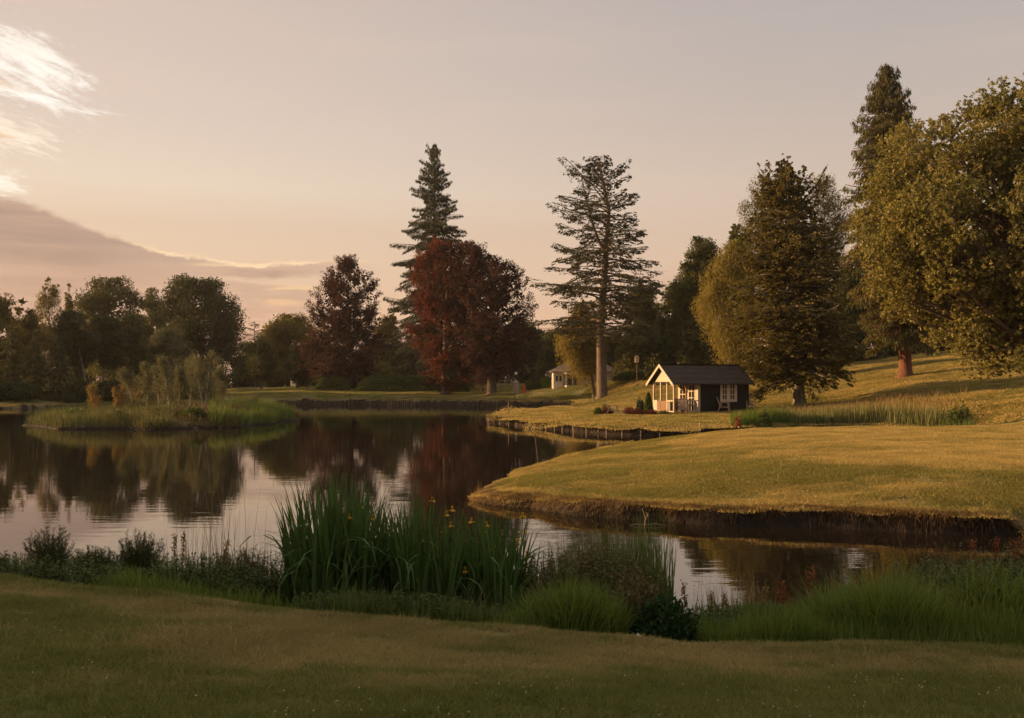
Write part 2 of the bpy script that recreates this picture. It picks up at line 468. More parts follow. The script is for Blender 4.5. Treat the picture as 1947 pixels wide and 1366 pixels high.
M['rust'] = leafmat('rusty_dock', (.14, .045, .022), (.26, .085, .035), .2)
M['flower'] = leafmat('iris_flower_yellow', (.42, .22, .015), (.62, .36, .02), .3)
M['clover'] = leafmat('clover_white', (.55, .50, .44), (.75, .70, .62), .2)
M['fernbush'] = leafmat('ferny_shrub_leaf', (.040, .052, .022), (.09, .105, .042), .35)
M['redshrub'] = leafmat('red_shrub_leaf', (.09, .030, .018), (.20, .060, .030), .2)
M['blueshrub'] = leafmat('blue_green_shrub_leaf', (.025, .045, .032), (.055, .085, .055), .2)
M['cattail'] = leafmat('pale_reed', (.10, .11, .045), (.26, .25, .12), .35)
g, N = newmat('pond_water')
pos = geo(N)
p = N.new('ShaderNodeBsdfPrincipled'); p.inputs['Base Color'].default_value = (.012, .009, .006, 1)
p.inputs['Roughness'].default_value = .015; p.inputs['IOR'].default_value = 2.05; p.inputs['Specular IOR Level'].default_value = .5
b = N.new('ShaderNodeBump'); b.inputs['Strength'].default_value = 1.0; b.inputs['Distance'].default_value = 1.0
h1 = N.noise(N.mapping(pos, (.35, 1.5, 1), (0, 0, .12)), 1.3, 2, .5, .3)
h2 = N.noise(N.mapping(pos, (.5, 2.2, 1), (0, 0, -.1)), 4.0, 2, .5)
calm = N.rng(N.noise(pos, .07, 2), .35, .65, .35, 1.0)
hh = N.math('MULTIPLY', N.math('ADD', N.math('MULTIPLY', h1, .0034), N.math('MULTIPLY', h2, .0008)), calm)
N.l.new(hh, b.inputs['Height']); N.l.new(b.outputs[0], p.inputs['Normal']); N.l.new(p.outputs[0], N.out.inputs[0]); M['water'] = g

# ---------------------------------------------------------------- terrain
def catmull(P, k):
    P = np.array(P, float); n = len(P); o = []
    for i in range(n):
        a, b, c, d = P[(i - 1) % n], P[i], P[(i + 1) % n], P[(i + 2) % n]
        for t in np.arange(k) / k:
            o.append(.5 * ((2 * b) + (c - a) * t + (2 * a - 5 * b + 4 * c - d) * t * t + (3 * b - a - 3 * c + d) * t ** 3))
    return np.array(o)


W = lambda px, D: (X(px, D), D)
pond = [(-85, 22), (-50, 16), (-20, 14.6), W(0, 13.6), W(300, 13.2), W(520, 12.4), W(700, 11.7), W(1000, 11.3), W(1250, 10.9), W(1450, 10.9),
        W(1600, 11.6), W(1947, 12.2), (14, 12.7), (30, 14), (33, 16.5), (28, 17.5), (18, 16.9),
        W(1947, 17.0), W(1700, 17.5), W(1500, 17.8), W(1350, 18.2), W(1250, 18.8), W(1100, 19.85), W(1000, 20.8), W(950, 21.2), W(915, 21.7), W(904, 22.4),
        W(912, 23.6), W(945, 25.6), W(985, 28), W(1040, 31), W(1110, 34.5), W(1200, 38), W(1300, 40.5), W(1420, 42.3), W(1560, 43), W(1700, 43.5),
        W(1800, 44.5), W(1835, 47), W(1790, 51), W(1650, 54), W(1500, 53.5), W(1380, 51.5), W(1300, 50), W(1200, 50.2), W(1100, 53.7), W(1000, 60.5),
        W(958, 64.5), W(945, 67.2), W(950, 71), W(975, 77), W(1020, 84), W(1070, 92), W(1100, 99), W(1105, 104), W(1085, 108), W(1000, 111),
        W(900, 115.5), W(700, 122), W(520, 123), W(300, 118), W(160, 108), W(0, 103), (-75, 97), (-92, 75), (-95, 40)]
island = [W(48, 64), W(80, 60), W(150, 57), W(300, 56.5), W(450, 60), W(535, 67), W(560, 73), W(530, 80), W(430, 86), W(300, 88), W(150, 82), W(70, 73)]
pondC, islC = catmull(pond, 5), catmull(island, 6)


def sdist(x, y, C):
    """signed distance to a closed curve, positive inside"""
    A_ = C; B_ = np.roll(C, -1, 0); out = np.empty(len(x)); step = 6000
    for s in range(0, len(x), step):
        px = x[s:s + step, None]; py = y[s:s + step, None]
        ex, ey = (B_ - A_).T; wx = px - A_[:, 0]; wy = py - A_[:, 1]
        t = np.clip((wx * ex + wy * ey) / (ex * ex + ey * ey), 0, 1)
        d = np.sqrt(((wx - ex * t) ** 2 + (wy - ey * t) ** 2).min(1))
        c = ((A_[:, 1] > py) != (B_[:, 1] > py)) & (px < ex * (py - A_[:, 1]) / np.where(ey == 0, 1e-9, ey) + A_[:, 0])
        out[s:s + step] = np.where(c.sum(1) % 2 == 1, d, -d)
    return out


CP = [(1200, 30, .72), (1400, 30, .85), (1700, 28, .92), (1947, 28, .95), (1400, 36, .92), (1700, 38, .95), (1947, 40, 1.02), (1200, 25, .62), (1700, 22, .82),
      (2300, 28, 1.3), (2400, 40, 2.2), (2700, 22, 1.5),
      (1000, 68, .5), (1100, 62, .55), (1250, 66, .6), (1450, 64, .65), (1250, 58, .55), (1100, 80, .65), (1330, 66, .6),
      (1520, 70, 1.1), (1720, 78, 3.2), (1430, 100, 3.5), (1430, 85, 2.0), (1640, 100, 4.7), (1760, 98, 5.2), (1947, 92, 6.0), (1947, 70, 3.0),
      (1947, 54, 1.5), (1850, 50, .95), (1850, 63, 1.9), (1600, 75, 1.7), (1145, 105, 2.32), (1240, 105, 2.88), (1050, 117, 1.9), (1127, 98, .95),
      (1190, 90, 1.1), (1240, 77, .75), (900, 130, 1.5), (700, 142, 2.0), (500, 142, 1.7), (700, 127, .95), (300, 145, 1.2), (0, 120, 1.0), (-300, 118, 1.5),
      (700, 180, 2.1), (200, 190, 1.8), (1100, 160, 3.0), (1700, 160, 6.0), (2300, 100, 9.0), (1300, 150, 4.2), (0, 260, 2.5), (973, 260, 3.5), (1947, 260, 8.0),
      (2600, 160, 12), (-600, 180, 3), (-900, 100, 2.5), (2500, 60, 5.0)]
cpx = np.array([X(a, b) for a, b, c in CP]); cpy = np.array([b for a, b, c in CP], float); cpz = np.array([c for a, b, c in CP])
cpl = np.log(cpy) * 40; cpu = cpx / cpy * 60        # roughly even spacing of the control points


def tps_k(r2): return np.where(r2 > 1e-12, r2 * np.log(np.maximum(r2, 1e-12)), 0)


K = tps_k((cpu[:, None] - cpu) ** 2 + (cpl[:, None] - cpl) ** 2) + np.eye(len(CP)) * 2.0
Pm = np.stack([np.ones(len(CP)), cpu, cpl], 1)
sol = np.linalg.solve(np.block([[K, Pm], [Pm.T, np.zeros((3, 3))]]), np.concatenate([cpz, np.zeros(3)]))


def zc(x, y):
    y = np.clip(y, 15, 300); u = np.clip(x / y, -.75, .9) * 60; l = np.log(y) * 40; out = np.empty(len(x))
    for s in range(0, len(x), 20000):
        a = u[s:s + 20000, None]; b = l[s:s + 20000, None]
        out[s:s + 20000] = tps_k((a - cpu) ** 2 + (b - cpl) ** 2) @ sol[:-3]
    return np.clip(out + sol[-3] + sol[-2] * u + sol[-1] * l, .38, 13)


exs = np.array([-20, -9, -4.5, -3.0, -1.6, -.3, 1.3, 3.9, 9, 20]); eyy = np.array([9.4, 9.2, 8.7, 8.4, 8.05, 7.85, 7.5, 7.5, 7.6, 8])
ezz = np.array([1.25, 1.08, .92, .84, .75, .66, .6, .58, .62, .9])
SHy = np.array([14.6, 14.3, 13.5, 13.2, 12.3, 11.5, 10.9, 12.0, 12.5, 13])
ditchA, ditchB = np.array(W(1431, 80)), np.array(W(1512, 100))


def slumpf(x, y):
    return np.maximum(sst(.0, .22, vnoise(x * .42 + 7, y * .25, 44)), sst(19.8, 21, y) * .35 * (x < 4)) * (y < 48) * (y > 15.5)


def height(x, y, full=False):
    x = np.asarray(x, float).ravel(); y = np.asarray(y, float).ravel()
    sd = -sdist(x, y, pondC); si = sdist(x, y, islC)
    isl = si > -1.5
    wob = np.where(y < 16, .10, np.where(y < 47, .22, np.where(y < 98, .30, .35)))
    n = fbm(x * .9, y * .9, 3, 3) * wob * 1.6 + vnoise(x * .38, y * .38, 12) * .7 * (y > 16) * (y < 30) * sst(0, 2, x)
    sd = sd + n; si = si + fbm(x * .5, y * .5, 9, 3) * 1.2
    # near lawn
    ye = np.interp(x, exs, eyy); ze = np.interp(x, exs, ezz); ys = np.interp(x, exs, SHy); dE = ys - ye
    t = np.clip((ys - y) / dE, 0, 1)
    zn = .10 * (1 - np.exp(-np.maximum(sd, 0) / .12)) + np.minimum((ze - .10) * t ** 1.9, .45 * np.maximum(sd, 0))
    zn += (np.clip(np.interp(x, [-9, 0, 6], [1.28, 1.06, 1.0]), 0, 2) - ze) * sst(0, 4.5, ye - y) * (sd > 0)
    zn += fbm(x * .5, y * .7, 5, 2) * .06 * sst(0, 2, sd)
    # everything else
    bh = np.interp(y, [15, 17, 45, 48, 95, 103], [.27, .28, .32, .40, .48, .75])
    bh = bh * (1 - .5 * sst(-25, -40, x)) * (1 + .35 * fbm(x * .7, y * .5, 21, 2))
    slump = slumpf(x, y)
    L = np.interp(y, [17, 45, 50, 98, 104, 140], [5.5, 5.5, 4.0, 4.0, 9, 9])
    zf = bh * (1 - np.exp(-np.maximum(sd, 0) / (.08 + .42 * slump))) + (np.maximum(zc(x, y), bh) - bh) * np.where(y < 47, np.clip(sd / L, 0, 1) * (2 - np.clip(sd / L, 0, 1)), sst(0, 1, sd / L))
    zf += fbm(x * 1.1, y * .9, 15, 2) * .035 * sst(.2, 1.5, sd) * (y < 60)
    zf += fbm(x * .25, y * .25, 11, 3) * .10 * sst(1, 5, sd) * np.clip(y / 60, .4, 1.5)
    # a shallow ditch up the slope
    e = ditchB - ditchA; q = np.clip(((x - ditchA[0]) * e[0] + (y - ditchA[1]) * e[1]) / (e @ e), 0, 1)
    dd = np.hypot(x - ditchA[0] - e[0] * q, y - ditchA[1] - e[1] * q)
    zf -= .55 * np.exp(-(dd / .55) ** 2)
    k = sst(13.4, 16.0, y); z = zn * (1 - k) + zf * k
    land = sd > 0
    z = np.where(land, z, np.maximum(-1.2, sd * 1.6 - .02))
    zi = np.where(si > 0, .10 + .28 * sst(0, 2.0, si) + .32 * sst(1.5, 7, si), si * 1.0)
    z = np.where(isl & ~land, np.maximum(z, zi), z)
    if full:
        sall = np.where(isl, np.maximum(sd, si), sd)
        return z, sall, sd, si, dd
    return z


def H1(x, y): return float(height([x], [y])[0])


def dryness(x, y, z, sd):
    ye = np.interp(x, exs, eyy)
    near = .25 + np.exp(-((y - (ye - .5)) / .5) ** 2) * .40 + .55 * fbm(x * .6 + 3, y * 1.1, 61, 4) + .45 * fbm(x * 2.6, y * 4.2, 64, 2)
    p1 = .34 + .42 * sst(.70, .86, z) * (y < 46) + .55 * sst(.9, .2, sd) + .5 * fbm(x * .3, y * .8, 62, 3) + .35 * fbm(x * 1.3, y * 1.9, 65, 2) + .16 * (y > 47)
    return np.clip(np.where(y < 14, near, p1), 0, 1.1)


# one ground sheet, fine where the photograph looks closely
r = [1.0]
while r[-1] < 1650:
    s_ = r[-1]; r.append(s_ * (1.012 if s_ < 11 else 1.0042 if s_ < 34 else 1.0036 if s_ < 78 else 1.0055 if s_ < 145 else 1.012 if s_ < 220 else 1.05))
r = np.array(r)
uu = np.concatenate([-np.geomspace(6, .62, 26), np.linspace(-.6, .6, 521), np.geomspace(.62, 6, 26)])
RR, UU = np.meshgrid(r, uu, indexing='ij')
gx = (RR * UU * .86).ravel(); gy = (RR - 9.0).ravel()
gz, gs, gsd, gsi, gdd = height(gx, gy, True)
slmp = slumpf(gx, gy)
far = sst(260, 500, np.hypot(gx, gy)); gz = gz * (1 - far) + 3.0 * far
nr, nu = RR.shape
i = np.arange(nr - 1)[:, None] * nu; j = np.arange(nu - 1)[None]
Qg = np.stack([i + j, i + j + 1, i + nu + j + 1, i + nu + j], -1).reshape(-1, 4)
me = npmesh('ground', np.stack([gx, gy, gz], 1), Qg, smooth=True)
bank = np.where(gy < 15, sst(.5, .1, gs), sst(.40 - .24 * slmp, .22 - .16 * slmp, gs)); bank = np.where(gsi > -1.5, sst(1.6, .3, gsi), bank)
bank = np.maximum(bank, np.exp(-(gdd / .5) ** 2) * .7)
# dry straw-coloured strip on the near lawn crest
dry = dryness(gx, gy, gz, gs)
sx, sy = W(1702, 75.5)
red = np.exp(-(((gx - sx) / 1.6) ** 2 + ((gy - sy) / 2.4) ** 2)) * .9
for nm, arr in (('bank', bank), ('dry', dry), ('red', red)):
    a = me.attributes.new(nm, 'FLOAT', 'POINT'); a.data.foreach_set('value', np.ascontiguousarray(arr, np.float32))
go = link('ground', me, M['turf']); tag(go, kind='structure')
me = npmesh('pond_water', np.array([(-130, 4, 0), (60, 4, 0), (60, 135, 0), (-130, 135, 0)], float), np.array([[0, 1, 2, 3]]))
tag(link('pond_water', me, M['water']), kind='structure')
# far hills
hx = np.linspace(-1600, 1600, 140); rows = []
for k, (yy, am) in enumerate(((900, 0), (1050, .75), (1200, 1), (1400, .6), (1600, 0))):
    hz = am * (38 + 36 * np.exp(-((hx + 290) / 200) ** 2) + 26 * np.exp(-((hx - 60) / 140) ** 2) + 22 * fbm(hx / 170, hx * 0 + k * .3, 4, 4)) + 1
    rows.append(np.stack([hx, np.full_like(hx, yy), hz], 1))
Vh = np.concatenate(rows); n_ = len(hx); i = np.arange(4)[:, None] * n_; j = np.arange(n_ - 1)[None]
tag(link('hills', npmesh('hills', Vh, np.stack([i + j, i + j + 1, i + n_ + j + 1, i + n_ + j], -1).reshape(-1, 4), smooth=True), M['hill']), kind='structure')


# ---------------------------------------------------------------- lawns: instanced tufts of real blades
def tuft(name, n, rad, h, wd, mat, lean=.5, seed=0, blades3=True):
    r = np.random.RandomState(seed)
    a = r.rand(n) * 2 * np.pi; q = np.sqrt(r.rand(n)) * rad
    P = np.stack([q * np.cos(a), q * np.sin(a), np.full(n, -.01)], 1)
    hh = h * (.45 + .75 * r.rand(n)); la = r.rand(n) * 2 * np.pi; le = lean * (.2 + r.rand(n))
    D = np.stack([np.cos(la) * le, np.sin(la) * le, np.ones(n)], 1)
    nn = rdir(n, r); nn[:, 2] *= .2
    s = unit(np.cross(D, nn)) * (wd * (.6 + .8 * r.rand(n)))[:, None] / 2
    D = unit(D)
    mid = P + D * hh[:, None] * .55
    tip = P + D * hh[:, None] + np.stack([np.cos(la) * le, np.sin(la) * le, -.25 * le], 1) * hh[:, None] * .4
    V = np.stack([P - s, P + s, mid + s * .8, mid - s * .8, tip], 1).reshape(-1, 3)
    b = np.arange(n)[:, None] * 5
    Q = np.concatenate([b + np.array([0, 1, 2, 3])]); T = b + np.array([3, 2, 4, 4])
    # degenerate-free tip: store as quads with two tip vertices
    V = np.stack([P - s, P + s, mid + s * .8, mid - s * .8, tip + s * .08, tip - s * .08], 1).reshape(-1, 3)
    b = np.arange(n)[:, None] * 6
    Q = np.stack([b + np.array([0, 1, 2, 3]), b + np.array([3, 2, 4, 5])], 1).reshape(-1, 4)
    me = npmesh(name, V, Q, v=np.repeat(r.rand(n), 2))
    me.materials.append(mat)
    return bpy.data.objects.new(name, me)          # left out of the scene: only instanced


def scatter(name, label, P, tufts, rot=None, scale=None, dry=None):
    """one 'stuff' object: points carrying rotation/scale, tufts instanced by geometry nodes"""
    n = len(P); me = bpy.data.meshes.new(name); me.vertices.add(n)
    me.vertices.foreach_set('co', np.ascontiguousarray(P, np.float32).ravel())
    a = me.attributes.new('rot', 'FLOAT_VECTOR', 'POINT'); a.data.foreach_set('vector', np.ascontiguousarray(rot, np.float32).ravel())
    a = me.attributes.new('scl', 'FLOAT', 'POINT'); a.data.foreach_set('value', np.ascontiguousarray(scale, np.float32))
    a = me.attributes.new('dry', 'FLOAT', 'POINT'); a.data.foreach_set('value', np.ascontiguousarray(dry, np.float32))
    a = me.attributes.new('pick', 'INT', 'POINT'); a.data.foreach_set('value', rs.randint(0, len(tufts), n).astype(np.int32))
    o = link(name, me, None); tag(o, label, 'grass', kind='stuff')
    ng = bpy.data.node_groups.new(name, 'GeometryNodeTree')
    ng.interface.new_socket('Geometry', in_out='INPUT', socket_type='NodeSocketGeometry')
    ng.interface.new_socket('Geometry', in_out='OUTPUT', socket_type='NodeSocketGeometry')
    gi = ng.nodes.new('NodeGroupInput'); go_ = ng.nodes.new('NodeGroupOutput')
    mp = ng.nodes.new('GeometryNodeMeshToPoints'); ng.links.new(gi.outputs[0], mp.inputs[0])
    gg = ng.nodes.new('GeometryNodeGeometryToInstance')
    for t in reversed(tufts):
        oi = ng.nodes.new('GeometryNodeObjectInfo'); oi.inputs['Object'].default_value = t; oi.inputs['As Instance'].default_value = True
        ng.links.new(oi.outputs['Geometry'], gg.inputs[0])
    ip = ng.nodes.new('GeometryNodeInstanceOnPoints'); ng.links.new(mp.outputs[0], ip.inputs['Points']); ng.links.new(gg.outputs[0], ip.inputs['Instance'])
    ip.inputs['Pick Instance'].default_value = True
    for nm, typ, sk in (('pick', 'INT', 'Instance Index'), ('rot', 'FLOAT_VECTOR', 'Rotation'), ('scl', 'FLOAT', 'Scale')):
        na = ng.nodes.new('GeometryNodeInputNamedAttribute'); na.data_type = typ; na.inputs[0].default_value = nm
        ng.links.new([q for q in na.outputs if q.enabled][0], ip.inputs[sk])
    ng.links.new(ip.outputs[0], go_.inputs[0])
    md = o.modifiers.new('scatter', 'NODES'); md.node_group = ng
    return o


def lawn(name, label, pts, dens_keep, tufts, sink=0.0, smin=.8, smax=1.25):
    x, y = pts
    z, s, sd, si, dd = height(x, y, True)
    keep = dens_keep(x, y, z, s, sd, si)
    x, y, z, s = x[keep], y[keep], z[keep], s[keep]
    e = .12; gxn = (height(x + e, y) - z) / e; gyn = (height(x, y + e) - z) / e
    gxn = np.clip(gxn, -.7, .7); gyn = np.clip(gyn, -.7, .7)
    # rotation that tips +z to the terrain normal after a random spin: R = Rx * Ry (small angles), spin last in object space
    rx = np.arctan(gyn); ry = -np.arctan(gxn)
    n = len(x)
    # tuft variants already differ; keep spin through which variant and a z turn that is applied first
    rot = np.stack([rx, ry, rs.rand(n) * 6.283 * 0], 1)
    return scatter(name, label, np.stack([x, y, z - sink], 1), tufts, rot, (smin + (smax - smin) * rs.rand(n)) * (1 + .5 * vnoise(x * 2.2, y * 2.2, 88)), dryness(x, y, z, s))


def wedge(n, y0, y1, u0=-.56, u1=.56, pw=2.0):
    """random ground points in the camera's fan, pw=2 even per area"""
    y = (y0 ** pw + rs.rand(n) * (y1 ** pw - y0 ** pw)) ** (1 / pw)
    return (u0 + (u1 - u0) * rs.rand(n)) * y, y


nearT = [tuft('lawn_tuft', 110, .10, .055, .0045, M['blade'], .9, 10 + k) for k in range(6)]
tallT = [tuft('long_tuft', 34, .07, .10, .006, M['blade'], 1.1, 20 + k) for k in range(5)]
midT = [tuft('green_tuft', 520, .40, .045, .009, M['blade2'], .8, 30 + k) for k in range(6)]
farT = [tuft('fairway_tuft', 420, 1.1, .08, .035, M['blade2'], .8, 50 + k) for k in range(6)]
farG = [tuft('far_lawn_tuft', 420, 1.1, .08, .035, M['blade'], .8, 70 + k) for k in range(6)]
lawn('lawn_grass', 'short mown grass of the near lawn in the foreground', wedge(15500, 3.6, 9.8, -.88, .88),
     lambda x, y, z, s, sd, si: (s > .3) & (y < np.interp(x, exs, eyy) + .5), nearT, 0, .55, 1.35)
lawn('lawn_tussocks', 'scattered longer tussocks in the near lawn', wedge(1500, 3.8, 8.6, -.58, .58),
     lambda x, y, z, s, sd, si: (y < np.interp(x, exs, eyy) + .2) & (fbm(x * 1.2, y * 1.6, 91, 2) > .02), tallT, 0, .5, 1.0)
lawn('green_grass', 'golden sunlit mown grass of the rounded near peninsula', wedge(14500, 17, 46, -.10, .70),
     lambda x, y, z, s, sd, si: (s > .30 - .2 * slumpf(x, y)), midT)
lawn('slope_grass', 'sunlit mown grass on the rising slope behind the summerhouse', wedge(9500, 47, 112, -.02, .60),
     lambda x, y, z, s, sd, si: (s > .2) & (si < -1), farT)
lawn('far_lawn_grass', 'shaded mown grass beyond the far bank of the pond', wedge(5500, 100, 165, -.56, .15),
     lambda x, y, z, s, sd, si: (s > .3) & (si < -1), farG)


# ---------------------------------------------------------------- ribbons: grass, reeds, iris
def ribbons(n, px, py, pz, h, wd, lean, curve, segs=4, r=rs, az=None):
    """n blades rooted at px,py,pz; arrays or scalars; bends over by curve"""
    one = np.ones(n); h = h * one; wd = wd * one; lean = lean * one; curve = curve * one
    a = r.rand(n) * 2 * np.pi if az is None else az
    dx_, dy_ = np.cos(a), np.sin(a)
    rows = []
    ang = lean.copy(); x = px.copy(); y = py.copy(); z = pz.copy()
    fa = a + np.pi / 2 + r.normal(size=n) * .6
    sx_, sy_ = np.cos(fa), np.sin(fa)
    for k in range(segs + 1):
        t = k / segs; wk = wd * (1 - t ** 1.8) * .5 * (.75 + .25 * min(1, t * 5)) + .0006
        rows.append(np.stack([np.stack([x - sx_ * wk, y - sy_ * wk, z], 1), np.stack([x + sx_ * wk, y + sy_ * wk, z], 1)], 1))
        st = h / segs; x = x + np.sin(ang) * dx_ * st; y = y + np.sin(ang) * dy_ * st; z = z + np.cos(ang) * st
        ang = ang + curve * (t + .25) ** 1.4 / segs * 2
    V = np.stack(rows, 1)                       # n, segs+1, 2, 3
    V = V.reshape(-1, 3); b = np.arange(n)[:, None, None] * (segs + 1) * 2 + np.arange(segs)[None, :, None] * 2
    Q = (b + np.array([0, 1, 3, 2])).reshape(-1, 4)
    return V, Q, np.repeat(r.rand(n), segs)


def blob_pts(n, cx, cy, rx, ry, r=rs, edge=.6):
    a = r.rand(n) * 2 * np.pi; q = r.rand(n) ** edge
    return cx + rx * q * np.cos(a), cy + ry * q * np.sin(a)


def stand(name, label, cat, px0, px1, D, rD, n, h, wd, lean, curve, mat, segs=4, kind=None, group=None, hvar=.3, hmul=None, sink=.05, fol='blades'):
    """a clump of blades standing between two photo columns; its object origin is at its foot"""
    cx = (X(px0, D) + X(px1, D)) / 2; rx = (X(px1, D) - X(px0, D)) / 2
    x, y = blob_pts(n, cx, D, rx, rD)
    z = np.maximum(height(x, y), -.15) - sink
    q = (1 - .25 * (((x - cx) / rx) ** 2)) * (1 + .75 * fbm(x * 2.3 + px0, y * 2.3, 71, 3))
    hh = h * (1 - hvar + 1.5 * hvar * rs.rand(n)) * q
    if hmul is not None: hh = hh * hmul(x, y)
    V, Q, v = ribbons(n, x, y, z, hh, wd * (.6 + .7 * rs.rand(n)), lean * rs.rand(n), curve * (rs.rand(n) ** 1.5), segs)
    org = np.array([cx, D, H1(cx, D)])
    o = link(name, npmesh(name, V - org, Q, v), mat, None, org)
    return tag(o, label, cat, group, kind)

# ---------------------------------------------------------------- trees
def outl(outline, D, zb, cx):
    """outline rows (py, left px, right px) -> heights above base and half extents"""
    o = sorted(outline, key=lambda q: -q[0])
    h = np.array([Z(a, D) - zb for a, b, c in o]); l = np.array([X(b, D) - cx for a, b, c in o]); r_ = np.array([X(c, D) - cx for a, b, c in o])
    return h, l, r_


def limb(p0, p1, r0, r1, sag, r, k=6):
    t = np.linspace(0, 1, k)[:, None]; p0 = np.array(p0, float); p1 = np.array(p1, float)
    mid = (p0 + p1) / 2 + np.array([0, 0, sag]) + r.normal(size=3) * np.linalg.norm(p1 - p0) * .06
    P = (1 - t) ** 2 * p0 + 2 * t * (1 - t) * mid + t * t * p1
    return tube(P, r0 + (r1 - r0) * t[:, 0] ** .8, 5)


TREES = []


def tree_root(name, label, cat, group, x, D):
    z = H1(x, D) if D < 250 else 3.0
    t = empty(name, (x, D, z - .12), 0, label, cat, group); TREES.append(t); return t, z - .12


def broad(name, label, px, D, outline, n=20000, leaf=.3, rc=1.4, ncl=90, mat='oak', bark='bark', tr=.35, weep=0.0, group=None, base_px=None,
          depth=.9, seed=None, core=.25, flat=.75, top=.72, limbs=26, lean=0, cat='tree', fork=0, rag=.3, ros=0, spray=0.0):
    r = np.random.RandomState(seed if seed is not None else int(px * 7 + D) & 0xffff)
    bx = X(base_px if base_px is not None else px, D)
    root, zb = tree_root(name, label, cat, group, bx, D)
    h, l, rr = outl(outline, D, zb, bx)
    area = np.maximum(rr - l, .05); hs = np.linspace(h[0], h[-1], 200); wl = np.interp(hs, h, l); wr = np.interp(hs, h, rr)
    pdf = (wr - wl) ** 1.6 + .02; cdf = np.cumsum(pdf) / pdf.sum()
    ch = np.interp(r.rand(ncl), cdf, hs)
    hl = np.interp(ch, h, l); hr = np.interp(ch, h, rr); c0 = (hl + hr) / 2; hw = (hr - hl) / 2
    rcl = rc * (.38 + 1.05 * r.rand(ncl) ** 1.3) * np.clip(hw / (rc * 1.5), .35, 1)
    a = r.rand(ncl) * 2 * np.pi; q = r.rand(ncl) ** .38
    rl = rag * (vnoise(np.cos(a) * 2.2 + px, ch * .55 / max(rc, .5), 31) + vnoise(np.sin(a) * 2.2, ch * .55 / max(rc, .5) + px, 32)); q = q * np.clip(1 - .15 * rag + rl, .2, 1.12)
    q = q * np.maximum(hw - rcl * .85, .05) / np.maximum(hw, .05)
    C = np.stack([c0 + hw * q * np.cos(a), hw * depth * q * np.sin(a), np.minimum(ch, h[-1] - rcl * .8)], 1)
    wgt = rcl ** 2; cnt = np.maximum((n * wgt / wgt.sum()).astype(int), 4)
    idx = np.repeat(np.arange(ncl), cnt); m = len(idx)
    axis = np.stack([c0[idx], np.zeros(m), np.full(m, (h[0] + h[-1]) / 2)], 1)
    outw = unit(C[idx] - axis)
    d = unit(rdir(m, r) + outw * .55 + np.array([0, 0, .25]))
    rad = rcl[idx] * (.45 + .62 * r.rand(m) ** .7)
    # sub-lumps inside each cluster
    sub = r.randint(0, 7, m); sd_ = rdir(ncl * 7, r)[idx * 7 + sub]
    P = C[idx] + d * rad[:, None] * np.array([1, 1, flat]) * .75 + sd_ * rcl[idx][:, None] * .42
    if weep:
        s = r.rand(m); P[:, 2] -= s * weep * rcl[idx] * 1.3
        P[:, :2] += (P[:, :2] * .0)
    if spray:                                  # leaves strung along twigs that point up and out
        ry = unit(rdir(ncl * 9, r) * .75 + np.repeat(unit(C - np.array([0, 0, h[0] + (h[-1] - h[0]) * .35])), 9, 0) + np.array([0, 0, .25]))[idx * 9 + r.randint(0, 9, m)]
        u = r.rand(m, 1) ** .8; P = C[idx] - ry * rcl[idx][:, None] * .35 + ry * rcl[idx][:, None] * spray * u + rdir(m, r) * rcl[idx][:, None] * (.26 - .16 * u)
    # the lumps spill unevenly past the outline but stay near it
    if ros:                                    # leaves gathered in drooping rosettes
        g = np.arange(m) // ros * ros; g = np.where(idx[np.minimum(g, m - 1)] == idx, g, np.arange(m)); P = P[g] + rdir(m, r) * leaf * .35
        d = unit(d[g] + rdir(m, r) * .8)
    nrm = unit(d + rdir(m, r) * .7)
    dr = unit(rdir(m, r) * .8 + d * .5 + np.array([0, 0, -.35 - 1.6 * weep]))
    L = leaf * (.6 + .8 * r.rand(m)); Wd = L * (.62 if not weep else .34)
    V, Q = leaves(P, dr, nrm, L, Wd)
    vv = np.clip(.5 * r.rand(ncl)[idx] + .5 * r.rand(m), 0, 1)
    # big interior leaves close the crown; its inner shade is in their darker colour
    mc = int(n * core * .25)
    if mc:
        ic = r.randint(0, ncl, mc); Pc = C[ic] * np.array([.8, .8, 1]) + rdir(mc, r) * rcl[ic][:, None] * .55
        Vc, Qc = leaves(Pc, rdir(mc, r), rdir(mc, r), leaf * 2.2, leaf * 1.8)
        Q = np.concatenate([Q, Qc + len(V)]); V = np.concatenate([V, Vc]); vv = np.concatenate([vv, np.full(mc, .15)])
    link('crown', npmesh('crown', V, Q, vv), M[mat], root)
    # trunk and limbs
    topz = h[0] + (h[-1] - h[0]) * top; cxm = np.interp(topz, h, (l + rr) / 2)
    k = 9; t = np.linspace(0, 1, k); wob = np.cumsum(r.normal(size=(k, 2)) * .06 * topz / 10, 0)
    TP = np.stack([cxm * t ** 1.3 + wob[:, 0] * t + lean * topz * t * (1 - t), wob[:, 1] * t, topz * t], 1)
    TR = tr * (1 - .82 * t) * np.where(t == 0, 1.45, 1); TR[1] *= 1.02
    TPs = np.concatenate([TP[:1], TP[:1] * .9 + TP[1:2] * .1, TP[1:]]); TRs = np.concatenate([TR[:1], [tr * 1.08], TR[1:]])
    parts = [tube(TPs, TRs, 9)]
    if fork:
        parts.append(limb(TP[1] * .5 + TP[2] * .5, TP[4] + np.array([fork, 0, .1 * topz]), tr * .6, tr * .2, 0, r))
    order = r.permutation(ncl)[:limbs]
